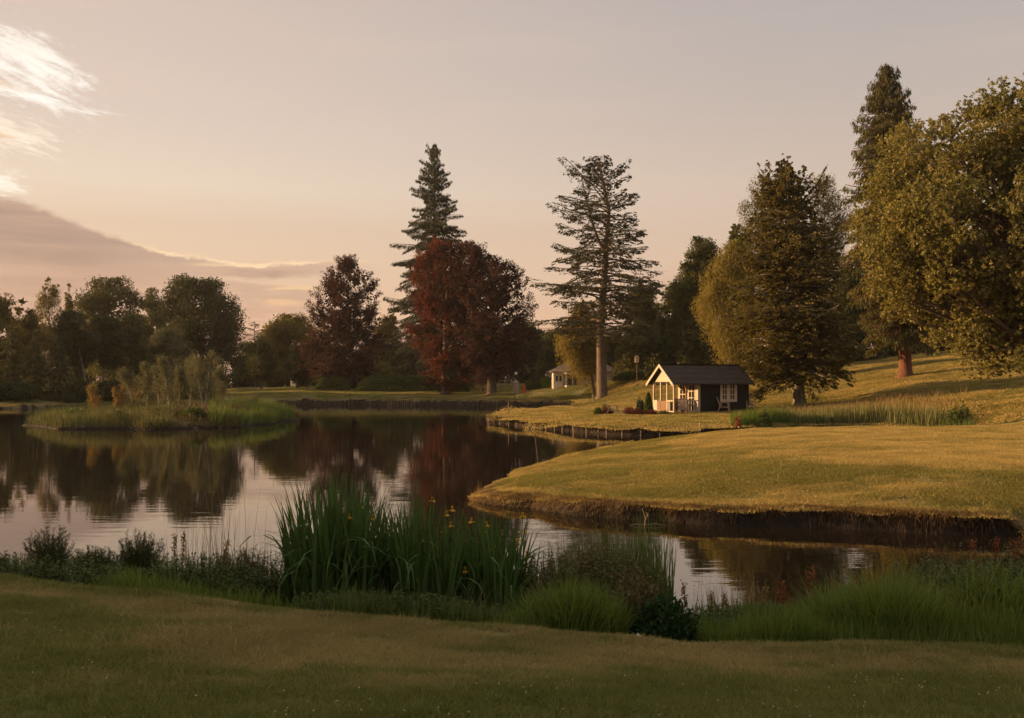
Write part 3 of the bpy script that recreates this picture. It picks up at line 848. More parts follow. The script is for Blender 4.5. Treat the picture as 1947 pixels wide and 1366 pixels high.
    for c in order:
        tz = np.clip((C[c, 2] - .55 * np.hypot(C[c, 0], C[c, 1])) / topz, .22, .95)
        p0 = np.array([np.interp(tz, t, TP[:, i]) for i in range(3)])
        parts.append(limb(p0, C[c], tr * (1 - .8 * tz) * .45 + .01, .018, -.1 * rcl[c], r))
        for _ in range(2):
            e = C[c] + unit(r.normal(size=3)) * rcl[c] * .9
            parts.append(limb(p0 * .35 + C[c] * .65, e, .035, .01, 0, r, 4))
    V, Q = join(parts)
    link('trunk', npmesh('trunk', V, Q, smooth=True), M[bark], root)
    return root


def conif(name, label, px, D, outline, nb=110, per=150, leaf=.45, mat='fir', bark='bark', tr=.4, droop=.5, up=.25, hang=.6, group=None, base_px=None,
          seed=None, wide=.22, side=1.0, tophead=.0, topx=None, clear=.0, depth=1.0, pad=0.0, lw=.28, irr=.25, leader2=None, bend=None, taper_exp=.9, cat='tree',
          dead=0, ej=.08, dj=.25, tufty=0, vj=0.0):
    """whorled conifer: drooping or level branches carrying hanging sprays"""
    r = np.random.RandomState(seed if seed is not None else int(px * 5 + D) & 0xffff)
    bx = X(base_px if base_px is not None else px, D)
    root, zb = tree_root(name, label, cat, group, bx, D)
    h, l, rr = outl(outline, D, zb, bx); Ht = h[-1]
    tx = (l[-1] + rr[-1]) / 2 if topx is None else X(topx, D) - bx
    def trunk_at(z):
        t = np.clip(z / Ht, 0, 1); x = tx * t ** 1.2
        if bend is not None: x = x + np.interp(z, [b_[0] * Ht for b_ in bend], [b_[1] for b_ in bend])
        return np.array([x, 0, z])
    hs = h[0] + (Ht - h[0]) * (np.arange(nb) + r.rand(nb) * .7) / nb
    hs = np.clip(hs, h[0], Ht * .995)
    A_, sp, tw = [], [], []; P, Dr, Nn, LL, cl = [], [], [], [], []
    for k, z0 in enumerate(hs):
        a = k * 2.399 + r.normal() * .35
        ca, sa = math.cos(a), math.sin(a)
        # reach of this branch on its own side of the outline
        lz = np.interp(z0, h, l); rz = np.interp(z0, h, rr); T0 = trunk_at(z0)
        R_ = (rz - T0[0]) if ca > 0 else (T0[0] - lz)
        R_ = abs(R_); Ro = (abs(rz - lz) / 2) * depth
        Lb = math.hypot(R_ * ca, Ro * sa) * (1 - irr + irr * 1.3 * r.rand()); Lb = max(Lb, .15)
        frac = (z0 - h[0]) / max(Ht - h[0], .1)
        e0 = up + .9 * frac ** 3 + r.normal() * ej; droop_ = droop * r.uniform(1 - dj, 1 + dj)
        m = 7; s = np.linspace(0, 1, m)
        rise = Lb * (math.tan(min(e0, 1.1)) * s - droop_ * s ** 1.7 + .22 * droop_ * s ** 4)
        BP = np.stack([T0[0] + ca * Lb * s, sa * Lb * s, z0 + rise - (rise[-1] if z0 + rise[-1] > Ht else 0) * s], 1)
        BP[1:-1, :2] += r.normal(size=(m - 2, 2)) * Lb * .025
        rb = max(.012, tr * .17 * (Lb / max(rr.max() - l.min(), 1)) * 2.2)
        sp.append(tube(BP, rb * (1 - .85 * s) + .006, 4))
        nn = int(per * (Lb / (max(rr.max(), -l.min()))) ** 1.15) + 6
        if dead and k < dead: nn = nn // 5
        q = pad + (1 - pad) * r.rand(nn) ** .75
        lat = r.uniform(-1, 1, nn) * wide * Lb * (1.15 - q) ** .6 * side
        c = np.stack([np.interp(q, s, BP[:, i]) for i in range(3)], 1)
        if tufty:
            nt_ = max(3, nn // tufty); tq = pad + (1 - pad) * r.rand(nt_) ** .8; tl = r.uniform(-1, 1, nt_); ti = r.randint(0, nt_, nn)
            q = np.clip(tq[ti] + r.normal(size=nn) * .035, 0, 1); lat = (tl[ti] * (1.15 - q) ** .6 + r.normal(size=nn) * .06) * wide * Lb; tv = (r.normal(size=nt_) * vj)[ti]; c = np.stack([np.interp(q, s, BP[:, i]) for i in range(3)], 1); c[:, 2] += tv
        bd = np.array([ca, sa, 0]); ld = np.array([-sa, ca, 0])
        pos = c + ld * lat[:, None] + bd * (np.abs(lat) * .35)[:, None]
        pos[:, 2] -= np.abs(lat) * .35 * droop + r.rand(nn) * hang * leaf * 1.2
        sg = np.sign(lat)[:, None]
        dd_ = bd * .7 + ld * sg * .6 * (1 - hang * .6) + np.array([0, 0, -hang * 1.4]) + rdir(nn, r) * .35
        P.append(pos); Dr.append(dd_); Nn.append(unit(np.array([0, 0, 1.0]) * (1 - hang) + rdir(nn, r) * (.35 + hang))); LL.append(leaf * (.5 + .9 * r.rand(nn)))
        cl.append(np.clip(.55 * r.rand() + .45 * r.rand(nn), 0, 1))
        # side twigs
        for _ in range(int(2 + Lb * .5) if Lb > 1.2 else 0):
            q0 = r.uniform(.25, .9); p0 = np.array([np.interp(q0, s, BP[:, i]) for i in range(3)]); sgn = r.choice([-1, 1])
            e = p0 + bd * Lb * .12 + ld * sgn * wide * Lb * r.uniform(.4, .9) - np.array([0, 0, .06 * Lb * droop])
            sp.append(tube(np.stack([p0, (p0 + e) / 2, e]), np.array([rb * .35 + .004, .01, .005]), 3))
    # leading shoot
    nn = 30; q = r.rand(nn); zt = Ht * (1 - .05 * q); P.append(np.stack([np.array([trunk_at(z)[0] for z in zt]), r.normal(size=nn) * .05, zt], 1)); Dr.append(rdir(nn, r) + np.array([0, 0, .2])); Nn.append(rdir(nn, r)); LL.append(np.full(nn, leaf * .6)); cl.append(r.rand(nn))
    P = np.concatenate(P); V, Q = leaves(P, np.concatenate(Dr), np.concatenate(Nn), np.concatenate(LL), np.concatenate(LL) * lw)
    link('foliage', npmesh('foliage', V, Q, np.concatenate(cl)), M[mat], root)
    t = np.linspace(0, 1, 16) ** 1.1; TP = np.stack([trunk_at(z) for z in t * Ht]); TP[:, 2] = t * Ht
    TR = tr * (1 - t) ** taper_exp + .02; TR[0] *= 1.5
    TP = np.concatenate([TP[:1], TP[:1] + np.array([[0, 0, tr * .9]]), TP[1:]]); TR = np.concatenate([TR[:1], [tr * 1.05], TR[1:]])
    parts = [tube(TP, TR, 10)]
    if leader2:
        zf, zt_, ox, rl = leader2; p0 = trunk_at(zf * Ht); p1 = trunk_at(zt_ * Ht) + np.array([ox, .2, 0]); pm = trunk_at((zf + .25 * (zt_ - zf)) * Ht) + np.array([ox * .8, .1, 0])
        tt = np.linspace(0, 1, 8)[:, None]; PP = (1 - tt) ** 2 * p0 + 2 * tt * (1 - tt) * pm + tt ** 2 * p1
        parts.append(tube(PP, rl * (1 - .8 * tt[:, 0]), 6))
    V, Q = join(parts + sp)
    link('trunk', npmesh('trunk', V, Q, smooth=True), M[bark], root)
    return root

G_WOOD = 'trees of the wood across the pond on the left'
G_BACK = 'trees behind the summerhouse'
G_CAST = 'trees on the near left shore outside the view'
# --- left wood
broad('birch_tree', 'tall feathery birch rising above the left wood, lit pale gold at its top', 97, 150,
      [(523, 92, 99), (548, 73, 116), (580, 62, 128), (620, 60, 138), (665, 64, 140), (705, 72, 136)], 15000, .26, 1.3, 80, 'birch', 'barkgrey', .22, weep=1.0, group=G_WOOD, core=.12)
broad('birch_tree', 'thin spire of birch just right of the tall birch', 131, 153,
      [(538, 127, 135), (560, 121, 139), (600, 116, 143), (660, 112, 148)], 5000, .25, .9, 30, 'birch', 'barkgrey', .14, weep=1.0, group=G_WOOD, core=.1)
broad('broadleaf_tree', 'yellow-green tree cut by the left edge of the photo', 2, 122,
      [(552, -12, 8), (575, -42, 30), (620, -62, 52), (690, -62, 58), (742, -50, 46)], 16000, .27, 1.3, 70, 'yellow', 'bark', .25, group=G_WOOD)
broad('broadleaf_tree', 'brownish olive tree between the left edge and the tall birch', 42, 135,
      [(570, 34, 46), (600, 14, 74), (650, 8, 88), (705, 10, 90), (740, 18, 84)], 15000, .27, 1.2, 70, 'olive', 'bark', .22, group=G_WOOD)
broad('oak_tree', 'large round-topped oak right of the birches, first big dome of the wood', 203, 165,
      [(527, 178, 234), (545, 154, 256), (575, 138, 276), (640, 136, 292), (700, 148, 300), (738, 168, 284)], 36000, .3, 1.8, 170, 'oak', 'bark', .5, group=G_WOOD, rag=.12)
broad('broadleaf_tree', 'narrow tree with a small knob top between the two big oaks', 286, 172,
      [(539, 278, 293), (562, 266, 306), (600, 256, 322), (660, 250, 330), (720, 255, 326)], 13000, .3, 1.2, 60, 'oak', 'bark', .26, group=G_WOOD)
broad('oak_tree', 'broadest dark oak at the right end of the left wood', 386, 160,
      [(528, 332, 352), (540, 312, 432), (562, 303, 452), (600, 294, 468), (660, 298, 473), (712, 314, 470), (744, 330, 455)], 48000, .3, 1.9, 190, 'dark', 'bark', .55, group=G_WOOD, rag=.12)
broad('willow_tree', 'low rounded grey-green willow in front of the broadest dark oak', 318, 134,
      [(611, 304, 336), (630, 279, 358), (672, 264, 373), (712, 261, 376), (747, 270, 368)], 22000, .22, 1.2, 80, 'greyleaf', 'bark', .25, weep=.4, group=G_WOOD)
broad('broadleaf_tree', 'dark tree on a slim leaning trunk at the left shore', 150, 120,
      [(592, 118, 158), (620, 100, 182), (660, 98, 190), (690, 112, 182)], 13000, .24, 1.2, 50, 'dark', 'barkgrey', .17, group=G_WOOD, base_px=166, lean=0, limbs=18)
broad('broadleaf_tree', 'dark tree on a straight bare trunk right of the leaning one', 200, 125,
      [(600, 180, 222), (630, 160, 246), (670, 164, 250), (690, 178, 236)], 13000, .24, 1.2, 50, 'dark', 'barkgrey', .22, group=G_WOOD, base_px=193, limbs=18)
broad('broadleaf_tree', 'dense dark tree behind the island with two trunks showing below', 236, 130,
      [(600, 215, 262), (640, 198, 284), (690, 196, 290), (716, 210, 280)], 15000, .25, 1.3, 60, 'dark', 'bark', .3, group=G_WOOD, fork=1.2, base_px=232)
for px, D, tp, hw, lab in ((20, 116, 622, 42, 'dark spruce at the left edge above the far bank'), (66, 113, 640, 36, 'dark spruce with drooping tiers below the tall birch'),
                           (112, 112, 655, 36, 'low dark spruce next to the leaning trunk'), (-45, 118, 610, 45, 'dark spruce mostly outside the left edge')):
    conif('spruce_tree', lab, px, D, [(tp, px - 1, px + 1), ((tp + 757) / 2, px - hw * .6, px + hw * .6), (757, px - hw, px + hw)], 60, 130, .42, 'dark', 'bark', .2,
          droop=.45, up=.05, hang=.4, group=G_WOOD, wide=.3)
for px, D, tp, hw, lab, mt in ((150, 175, 612, 45, 'dark tree deep in the wood behind the leaning trunk', 'dark'), (265, 180, 600, 45, 'dark tree deep in the wood behind the willow', 'dark'),
                               (-90, 150, 570, 70, 'dark tree outside the left edge behind the spruces', 'oak'), (310, 185, 585, 60, 'dark tree filling the gap between the oaks', 'dark'),
                               (60, 180, 600, 60, 'dark tree deep in the wood behind the tall birch', 'dark')):
    broad('broadleaf_tree', lab, px, D, [(tp, px - hw * .3, px + hw * .3), ((tp + 750) / 2, px - hw, px + hw), (745, px - hw * .8, px + hw * .8)], 11000, .42, 1.8, 50, mt, 'bark', .3, group=G_WOOD)
for px, D, tp, hw, lab in ((150, 111, 722, 34, 'dark bush on the far bank left of the island birches'), (215, 114, 724, 36, 'dark bush under the straight bare trunk'),
                           (285, 124, 716, 40, 'dark bush behind the pale island birches'), (360, 126, 712, 46, 'dark bush under the grey-green willow'), (30, 109, 728, 50, 'dark bush under the spruce at the left edge')):
    broad('bush', lab, px, D, [(tp, px - hw * .4, px + hw * .4), ((tp + 760) / 2, px - hw, px + hw), (758, px - hw, px + hw)], 6000, .24, .7, 40, 'dark', 'bark', .06, limbs=8, group='bushes under the left wood', cat='bush')
# --- centre left
broad('broadleaf_tree', 'yellow-green sunlit tree between the dark oak and the first copper beech', 548, 172,
      [(594, 535, 578), (608, 505, 600), (630, 488, 612), (680, 478, 615), (728, 490, 604)], 26000, .32, 1.6, 90, 'yellow', 'bark', .35, fork=-1.5)
conif('scots_pine', 'small spindly pine against the far hill', 484, 165, [(612, 478, 490), (628, 468, 498), (648, 474, 494)], 16, 60, .35, 'pine', 'bark', .14, droop=-.1, up=.1, hang=.1, wide=.4)
broad('broadleaf_tree', 'dark tree with forked trunk right of the broadest dark oak', 497, 148,
      [(645, 482, 512), (668, 468, 528), (700, 466, 532), (722, 476, 524)], 10000, .26, 1.1, 45, 'oak', 'bark', .2, fork=1.0)
broad('broadleaf_tree', 'dark tree on a Y-shaped trunk left of the first copper beech', 566, 146,
      [(655, 552, 580), (678, 540, 596), (704, 542, 598), (722, 552, 590)], 9000, .24, 1.0, 40, 'dark', 'bark', .28, fork=1.4)
broad('broadleaf_tree', 'dark green tree behind the yellow-green one near the hill gap', 520, 190,
      [(640, 500, 540), (670, 470, 560), (735, 470, 560)], 9000, .38, 1.5, 40, 'oak', 'bark', .25)
broad('copper_beech', 'smaller copper beech standing alone on the far lawn, airy at the top', 670, 140,
      [(492, 640, 662), (503, 616, 700), (528, 600, 724), (568, 590, 736), (618, 574, 740), (662, 558, 748), (702, 566, 744), (724, 598, 726)], 62000, .17, 1.15, 260, 'copper', 'bark', .5, base_px=672, limbs=120, flat=.45, rag=.35, spray=1.6, core=.5)
conif('fir_tree', 'tall pointed fir with drooping tiers behind the copper beeches', 826, 150,
      [(272, 824, 829), (296, 812, 836), (330, 796, 850), (372, 784, 864), (432, 762, 880), (478, 752, 884), (530, 745, 890), (600, 735, 895), (690, 738, 890)], 340, 620, .32, 'fir', 'bark', .5,
      droop=.66, up=.30, hang=.8, wide=.24, topx=826, irr=.55, ej=.13, dj=.5)
broad('copper_beech', 'big copper beech with fiery red upper left side, in front of the fir', 848, 128,
      [(462, 848, 884), (476, 806, 904), (506, 772, 918), (556, 764, 930), (620, 772, 934), (680, 786, 930), (722, 800, 912), (741, 822, 876)], 80000, .17, 1.15, 280, 'copper_red', 'bark', .6, base_px=846, limbs=60, flat=.45, rag=.45, spray=1.6)
broad('copper_beech', 'big dark purple copper beech with ragged top, right of the fiery one', 936, 124,
      [(464, 882, 900), (476, 872, 920), (492, 864, 955), (508, 858, 990), (530, 852, 1012), (560, 850, 1012), (600, 852, 1020), (652, 856, 1026), (692, 868, 1018), (718, 890, 985)], 74000, .17, 1.1, 280, 'copper', 'bark', .6, base_px=935, limbs=110, flat=.45, rag=.4, spray=1.6, core=.4)
for px, D, tp, hw, lab, mt in ((855, 168, 680, 45, 'low dark tree closing the gap under the fiery copper beech', 'dark'), (474, 186, 652, 40, 'low dark tree in the gap under the far hill', 'oak'), (1172, 150, 632, 42, 'dark tree seen just right of the tall pine trunk', 'dark'), (600, 200, 640, 60, 'dark tree behind the smaller copper beech', 'oak'), (735, 175, 600, 45, 'dark green tree in the gap between beech and fir', 'olive'),
                               (700, 165, 690, 60, 'low dark tree behind the clipped hedge', 'yellow'), (1005, 160, 612, 45, 'dark green tree right of the dark copper beech', 'dark'), (1060, 150, 628, 48, 'mid green tree above the bungalow roof', 'oak'),
                               (930, 175, 600, 70, 'dark tree behind the dark copper beech', 'dark'), (1110, 150, 600, 60, 'dark tree directly behind the tall pine trunk', 'dark'), (790, 190, 640, 70, 'dark tree behind the fir', 'dark')):
    broad('broadleaf_tree', lab, px, D, [(tp, px - hw * .4, px + hw * .4), (tp * .6 + 300, px - hw, px + hw), (738, px - hw * .9, px + hw * .9)], 15000, .36, 1.5, 65, mt, 'bark', .3)
broad('willow_tree', 'golden hanging willow in front of the bungalow, beside the tall pine', 1106, 111,
      [(570, 1090, 1122), (592, 1064, 1152), (632, 1050, 1160), (668, 1058, 1152), (702, 1088, 1142)], 26000, .2, 1.2, 90, 'willow', 'bark', .2, weep=1.1, base_px=1129, core=.15)
conif('cedar_tree', 'lone tall open pine with bare lower trunk and twin top', 1145, 105,
      [(296, 1120, 1152), (312, 1098, 1170), (350, 1084, 1192), (400, 1055, 1212), (432, 1042, 1222), (470, 1058, 1240), (505, 1035, 1262), (560, 1030, 1244), (600, 1022, 1246), (640, 1045, 1240)],
      230, 560, .22, 'pine', 'barkmid', .56, droop=.34, up=.16, hang=.35, wide=.42, topx=1136, irr=.5, pad=.28, lw=.4, ej=.16, dj=.7, seed=11, tufty=14, vj=.14,
      bend=[(0, 0), (.3, -.05), (.55, .55), (.78, 1.1), (1, 0)], leader2=(.60, .93, -2.1, .2), taper_exp=.8, depth=.8)
# --- behind the summerhouse
for px, D, O, n, mt, lab in (
        (1217, 130, [(543, 1200, 1236), (560, 1178, 1256), (602, 1166, 1270), (662, 1162, 1280), (712, 1172, 1268)], 26000, 'oak', 'rounded dark green tree right of the tall pine'),
        (1278, 126, [(532, 1268, 1298), (560, 1252, 1312), (602, 1240, 1318), (662, 1240, 1320), (712, 1245, 1318)], 24000, 'oak', 'leafy tree above the left end of the summerhouse roof'),
        (1334, 122, [(449, 1314, 1348), (466, 1300, 1370), (502, 1288, 1388), (542, 1274, 1390), (602, 1264, 1392), (662, 1268, 1392), (704, 1280, 1372)], 40000, 'oak', 'tall green tree rising over the golden willow'),
        (1402, 118, [(428, 1394, 1412), (450, 1376, 1432), (502, 1368, 1452), (602, 1368, 1452), (702, 1372, 1450)], 26000, 'oak', 'green tree showing between the willow and the dark yew'),
        (1620, 106, [(500, 1590, 1650), (560, 1570, 1700), (640, 1560, 1710), (692, 1575, 1700)], 24000, 'dark', 'dark tree in the gap between the yew and the red-trunked cypress'),
        (1540, 112, [(480, 1520, 1560), (560, 1480, 1600), (660, 1470, 1610), (700, 1480, 1600)], 20000, 'dark', 'dark tree behind the yew'),
        (1200, 118, [(640, 1185, 1225), (670, 1168, 1246), (705, 1165, 1250), (722, 1170, 1246)], 15000, 'olive', 'low sun-flecked tree right of the pine trunk'),
        (1320, 104, [(610, 1300, 1350), (650, 1280, 1390), (705, 1280, 1410)], 22000, 'dark', 'dark low tree directly behind the summerhouse roof'),
        (1250, 108, [(640, 1238, 1268), (670, 1220, 1290), (712, 1215, 1300)], 17000, 'dark', 'low dark tree behind the porch gable')):
    broad('broadleaf_tree', lab, px, D, O, n, .27, 1.35, max(50, n // 300), mt, 'bark', .28, group=G_BACK)
broad('willow_tree', 'golden weeping willow left of the dark yew', 1392, 90,
      [(457, 1388, 1412), (474, 1354, 1430), (508, 1330, 1440), (560, 1314, 1442), (602, 1318, 1442), (642, 1348, 1436), (684, 1388, 1424)], 52000, .17, 1.25, 150, 'willow', 'bark', .28, weep=1.3, core=.2)
broad('birch_tree', 'airy birch top behind the left shoulder of the yew', 1440, 98,
      [(329, 1430, 1456), (350, 1414, 1482), (402, 1404, 1490), (452, 1408, 1492), (520, 1410, 1490)], 13000, .18, 1.0, 70, 'birch', 'barkgrey', .2, weep=.9, core=.04, limbs=45)
broad('birch_tree', 'airy birch top between the yew and the tall cypress', 1568, 98,
      [(325, 1560, 1582), (344, 1532, 1604), (402, 1528, 1622), (452, 1540, 1624), (520, 1545, 1620)], 15000, .18, 1.0, 80, 'birch', 'barkgrey', .22, weep=.9, core=.04, limbs=60)
conif('yew_tree', 'broad dark conical yew on a short bare trunk right of the summerhouse', 1520, 70,
      [(305, 1487, 1494), (330, 1470, 1514), (352, 1456, 1530), (402, 1438, 1548), (452, 1424, 1572), (502, 1414, 1590), (552, 1408, 1602), (602, 1404, 1612), (652, 1400, 1618), (690, 1406, 1614), (722, 1420, 1606)],
      560, 640, .17, 'cedar', 'barkgrey', .42, droop=.35, up=.22, hang=.4, wide=.42, topx=1491, irr=.6, pad=.15, lw=.55, ej=.28, dj=.8, tufty=22, vj=.28)
conif('cypress_tree', 'tallest drooping cypress with a red-brown trunk on the slope', 1722, 78,
      [(120, 1682, 1685), (150, 1668, 1704), (202, 1644, 1726), (262, 1630, 1744), (342, 1614, 1758), (442, 1606, 1768), (552, 1614, 1774), (600, 1630, 1776), (640, 1650, 1770)],
      520, 400, .30, 'spire', 'barkred', .5, droop=.8, up=.28, hang=1.0, wide=.34, topx=1683, irr=.35, pad=.1, lw=.22, ej=.12, dj=.4)
broad('maple_tree', 'huge spreading broadleaf tree filling the right edge, its canopy hanging to the slope', 1900, 52,
      [(172, 1925, 1995), (186, 1875, 2080), (210, 1790, 2130), (242, 1738, 2160), (282, 1662, 2180), (318, 1612, 2190), (362, 1592, 2200), (452, 1592, 2200), (522, 1632, 2200),
       (580, 1672, 2180), (642, 1726, 2150), (676, 1785, 2110), (702, 1806, 1990)],
      290000, .135, .95, 760, 'maple', 'bark', .55, base_px=1985, limbs=300, flat=.8, core=.08, depth=.85, rag=.5, ros=10)
# far background on the slope behind the big tree
for px, D, tp, hw, lab in ((1800, 125, 560, 70, 'dark tree beyond the slope behind the cypress'), (1900, 120, 540, 70, 'dark tree beyond the slope under the huge tree'), (2030, 110, 500, 80, 'dark tree beyond the slope outside the right edge'),
                           (1710, 120, 560, 50, 'dark tree beyond the slope left of the cypress trunk')):
    broad('broadleaf_tree', lab, px, D, [(tp, px - hw * .4, px + hw * .4), (tp * .6 + 270, px - hw, px + hw), (690, px - hw * .9, px + hw * .9)], 11000, .4, 1.5, 50, 'dark', 'bark', .3)
# off-view trees on the left whose long evening shadows cover the near lawn and the island
for x, y, hgt, wd, lab in ((-30, 18, 13, 5, 'first tree of the near left shore'), (-30, 11, 14, 5.5, 'second tree of the near left shore'), (-27, 5, 13, 5.5, 'third tree of the near left shore'), (-34, -1, 15, 6, 'fourth tree of the near left shore'),
                           (-66, 75, 11, 5.5, 'first low tree on the left shore level with the island'), (-68, 84, 11.5, 6, 'second low tree on the left shore level with the island'),
                           (-72, 94, 12, 6, 'third low tree on the left shore level with the island'), (-76, 103, 13, 6, 'fourth low tree on the left shore level with the island'), (-78, 112, 18, 7, 'tree beyond the left edge by the far bank'), (-84, 128, 20, 8, 'taller tree beyond the left edge by the far bank')):
    px = CX + x / max(y, 2) * F
    # outline given directly in metres through a helper distance
    r = np.random.RandomState(int(hgt * 10 + y) & 0xff)
    t, zb = tree_root('broadleaf_tree', lab + ', outside the picture', 'tree', G_CAST, x, y)
    n = 9000; c = rdir(160, r) * np.array([wd, wd * .9, hgt * .40]) * (.35 + .6 * r.rand(160, 1)) + np.array([0, 0, hgt * .56]); k = r.randint(0, 160, n)
    P = c[k] + rdir(n, r) * 1.0 * r.rand(n, 1); V, Q = leaves(P, rdir(n, r), rdir(n, r), .7, .6)
    link('crown', npmesh('crown', V, Q, r.rand(n)), M['oak'], t)
    V, Q = tube(np.array([[0, 0, 0], [.1, 0, hgt * .3], [0, .1, hgt * .75]]), np.array([.35, .25, .08]), 8); link('trunk', npmesh('trunk', V, Q, smooth=True), M['bark'], t)

# --- hedges
def hedge(name, label, px0, px1, D, py0, dep, mat, n=9000, leaf=.16, boxy=False, cat='hedge'):
    r = np.random.RandomState(int(px0)); x0, x1 = X(px0, D), X(px1, D); cx = (x0 + x1) / 2; zb = H1(cx, D); hgt = Z(py0, D) - zb
    t = empty(name, (cx, D, zb - .1), 0, label, cat); L = (x1 - x0) / 2
    a = r.uniform(-1, 1, n); th = r.uniform(0, np.pi, n)
    if boxy:
        q = r.rand(n); face = r.randint(0, 3, n)
        P = np.stack([a * L, np.where(face == 0, -dep / 2, np.where(face == 1, dep / 2, (q - .5) * dep)), np.where(face == 2, hgt, q * hgt)], 1)
        ed = r.rand(n) < .15; P[ed, 0] = np.sign(P[ed, 0]) * L
        nn = np.stack([np.zeros(n), np.where(face == 0, -1., np.where(face == 1, 1., 0)), np.where(face == 2, 1., 0)], 1)
        P += rdir(n, r) * .05
    else:
        hv = hgt * (1 + .16 * fbm(a * L * .6 + px0, a * 0, 3)) * np.sqrt(np.clip(1 - np.abs(a) ** 5, .05, 1)); k = .7 + .3 * r.rand(n) ** .5
        P = np.stack([a * L, np.cos(th) * dep / 2 * k, np.sin(th) ** .6 * hv * k], 1); nn = np.stack([a * .3, np.cos(th), np.sin(th)], 1)
        lump = vnoise(P[:, 0] * 1.6, P[:, 2] * 2.2 + P[:, 1], 5)[:, None]; P += nn * lump * .35
    V, Q = leaves(P, rdir(n, r) + nn * .4, unit(nn + rdir(n, r) * .6), leaf * (.6 + .7 * r.rand(n)), leaf * .6)
    link('foliage', npmesh('foliage', V, Q, r.rand(n)), M[mat], t)
    m = MB()
    m.tube([(-.8 * L, 0, .02), (-.3 * L, .1, hgt * .35), (.3 * L, 0, hgt * .4), (.8 * L, .05, hgt * .6)], [.07, .06, .04, .02], 6)
    m.build('stem', M['bark'], t)
    return t


hedge('rhododendron_hedge', 'long rounded dark hedge between the smaller copper beech and the fiery one', 680, 862, 136, 711, 3, 'herb', 16000, .2)
hedge('rhododendron_hedge', 'short rounded dark hedge left of the smaller beech trunk', 602, 668, 137, 716, 2.6, 'herb', 6000, .2)
hedge('clipped_hedge', 'dark clipped bush between the two big beech trunks', 856, 892, 133, 718, 2.4, 'herb', 5000, .18)
hedge('clipped_hedge', 'square-topped light green hedge left of the bungalow', 1030, 1053, 121, 718, 1.4, 'lush', 4000, .13, True)
hedge('clipped_hedge', 'low square dark hedge right of the stone pillar', 1000, 1030, 123, 728, 1.2, 'herb', 4000, .13, True)
hedge('undergrowth_bush', 'dark undergrowth along the lawn right of the pine trunk', 1165, 1240, 112, 708, 3, 'herb', 9000, .2, cat='bush')
hedge('undergrowth_bush', 'yellowish bush arch lit beside the low fence', 886, 902, 138, 714, 1.4, 'yellow', 2500, .16, cat='bush')

# ---------------------------------------------------------------- summerhouse
HW = math.radians(19)
hx0, hy0 = X(1281, 66), 66.0
hut = empty('summerhouse', (hx0, hy0, H1(hx0 + 1.5, hy0 + 1)), HW, 'black timber summerhouse with cream gabled open porch and dark felt roof', 'summerhouse')
HL, HD, EV, RG = 5.75, 3.0, 2.08, 3.07        # length, depth, eave, ridge
PO = 2.0                                      # porch length
sl_ = (RG - EV) / (HD / 2)
m = MB()
z0, z1, oh = .06, EV, .0
# cabin walls (front with window hole as four pieces), back, right gable, porch wall
wx0, wx1, wz0, wz1 = 3.62, 4.66, .86, 1.95
m.box(PO, wx0, 0, .08, z0, z1).box(wx1, HL, 0, .08, z0, z1).box(wx0, wx1, 0, .08, z0, wz0).box(wx0, wx1, 0, .08, wz1, z1)
m.box(PO + .0, HL, HD - .08, HD, z0, z1)
m.prism([(HL - .08, .082, z0), (HL - .08, HD - .082, z0), (HL - .08, HD - .082, z1), (HL - .08, HD / 2, RG - .05), (HL - .08, .082, z1)], (.08, 0, 0))
for k in range(14):       # horizontal shadow grooves: slightly proud boards
    zz = z0 + .01 + k * .145
    if zz + .12 < wz0 or zz > wz1: m.box(PO + .01, HL - .01, -.016, -.002, zz, zz + .125)
    else: m.box(PO + .01, wx0 - .14, -.016, -.002, zz, min(zz + .125, z1)); m.box(wx1 + .14, HL - .01, -.016, -.002, zz, min(zz + .125, z1))
m.build('wall', M['blackwood'], hut)
m = MB(); m.box(-.1, HL, 0, HD, -.25, .05); m.build('floor_deck', M['brownwood'], hut)
# cream porch wall with door and window
m = MB(); m.box(PO - .05, PO - .002, .0, .62, z0, 2.0).box(PO - .05, PO - .002, 1.52, 1.85, z0, 2.0).box(PO - .05, PO - .002, 2.75, HD - .0, z0, 2.0).box(PO - .05, PO - .002, 1.85, 2.75, z0, .85).box(PO - .05, PO - .002, .62, 1.52, 1.96, 2.0)
m.prism([(PO - .05, 0, 2.0), (PO - .05, HD, 2.0), (PO - .05, HD / 2, RG - .08)], (.048, 0, 0))
pw = m.build('porch_wall', M['white'], hut)
m = MB()
for (y0_, y1_, a, b) in ((.64, 1.50, .08, 1.94), (1.87, 2.73, .87, 1.94)):
    for yy in (y0_, (y0_ + y1_) / 2 - .03, y1_ - .06): m.box(PO - .075, PO - .052, yy, yy + .06, a, b)
    for zz in np.linspace(a, b - .06, 5 if a < .5 else 4): m.box(PO - .072, PO - .054, y0_, y1_, zz, zz + .06)
d_ = m.build('door', M['white'], hut)
MB().box(PO - .03, PO - .02, .64, 2.73, .5, 1.92).build('door_glass', M['glass'], d_)
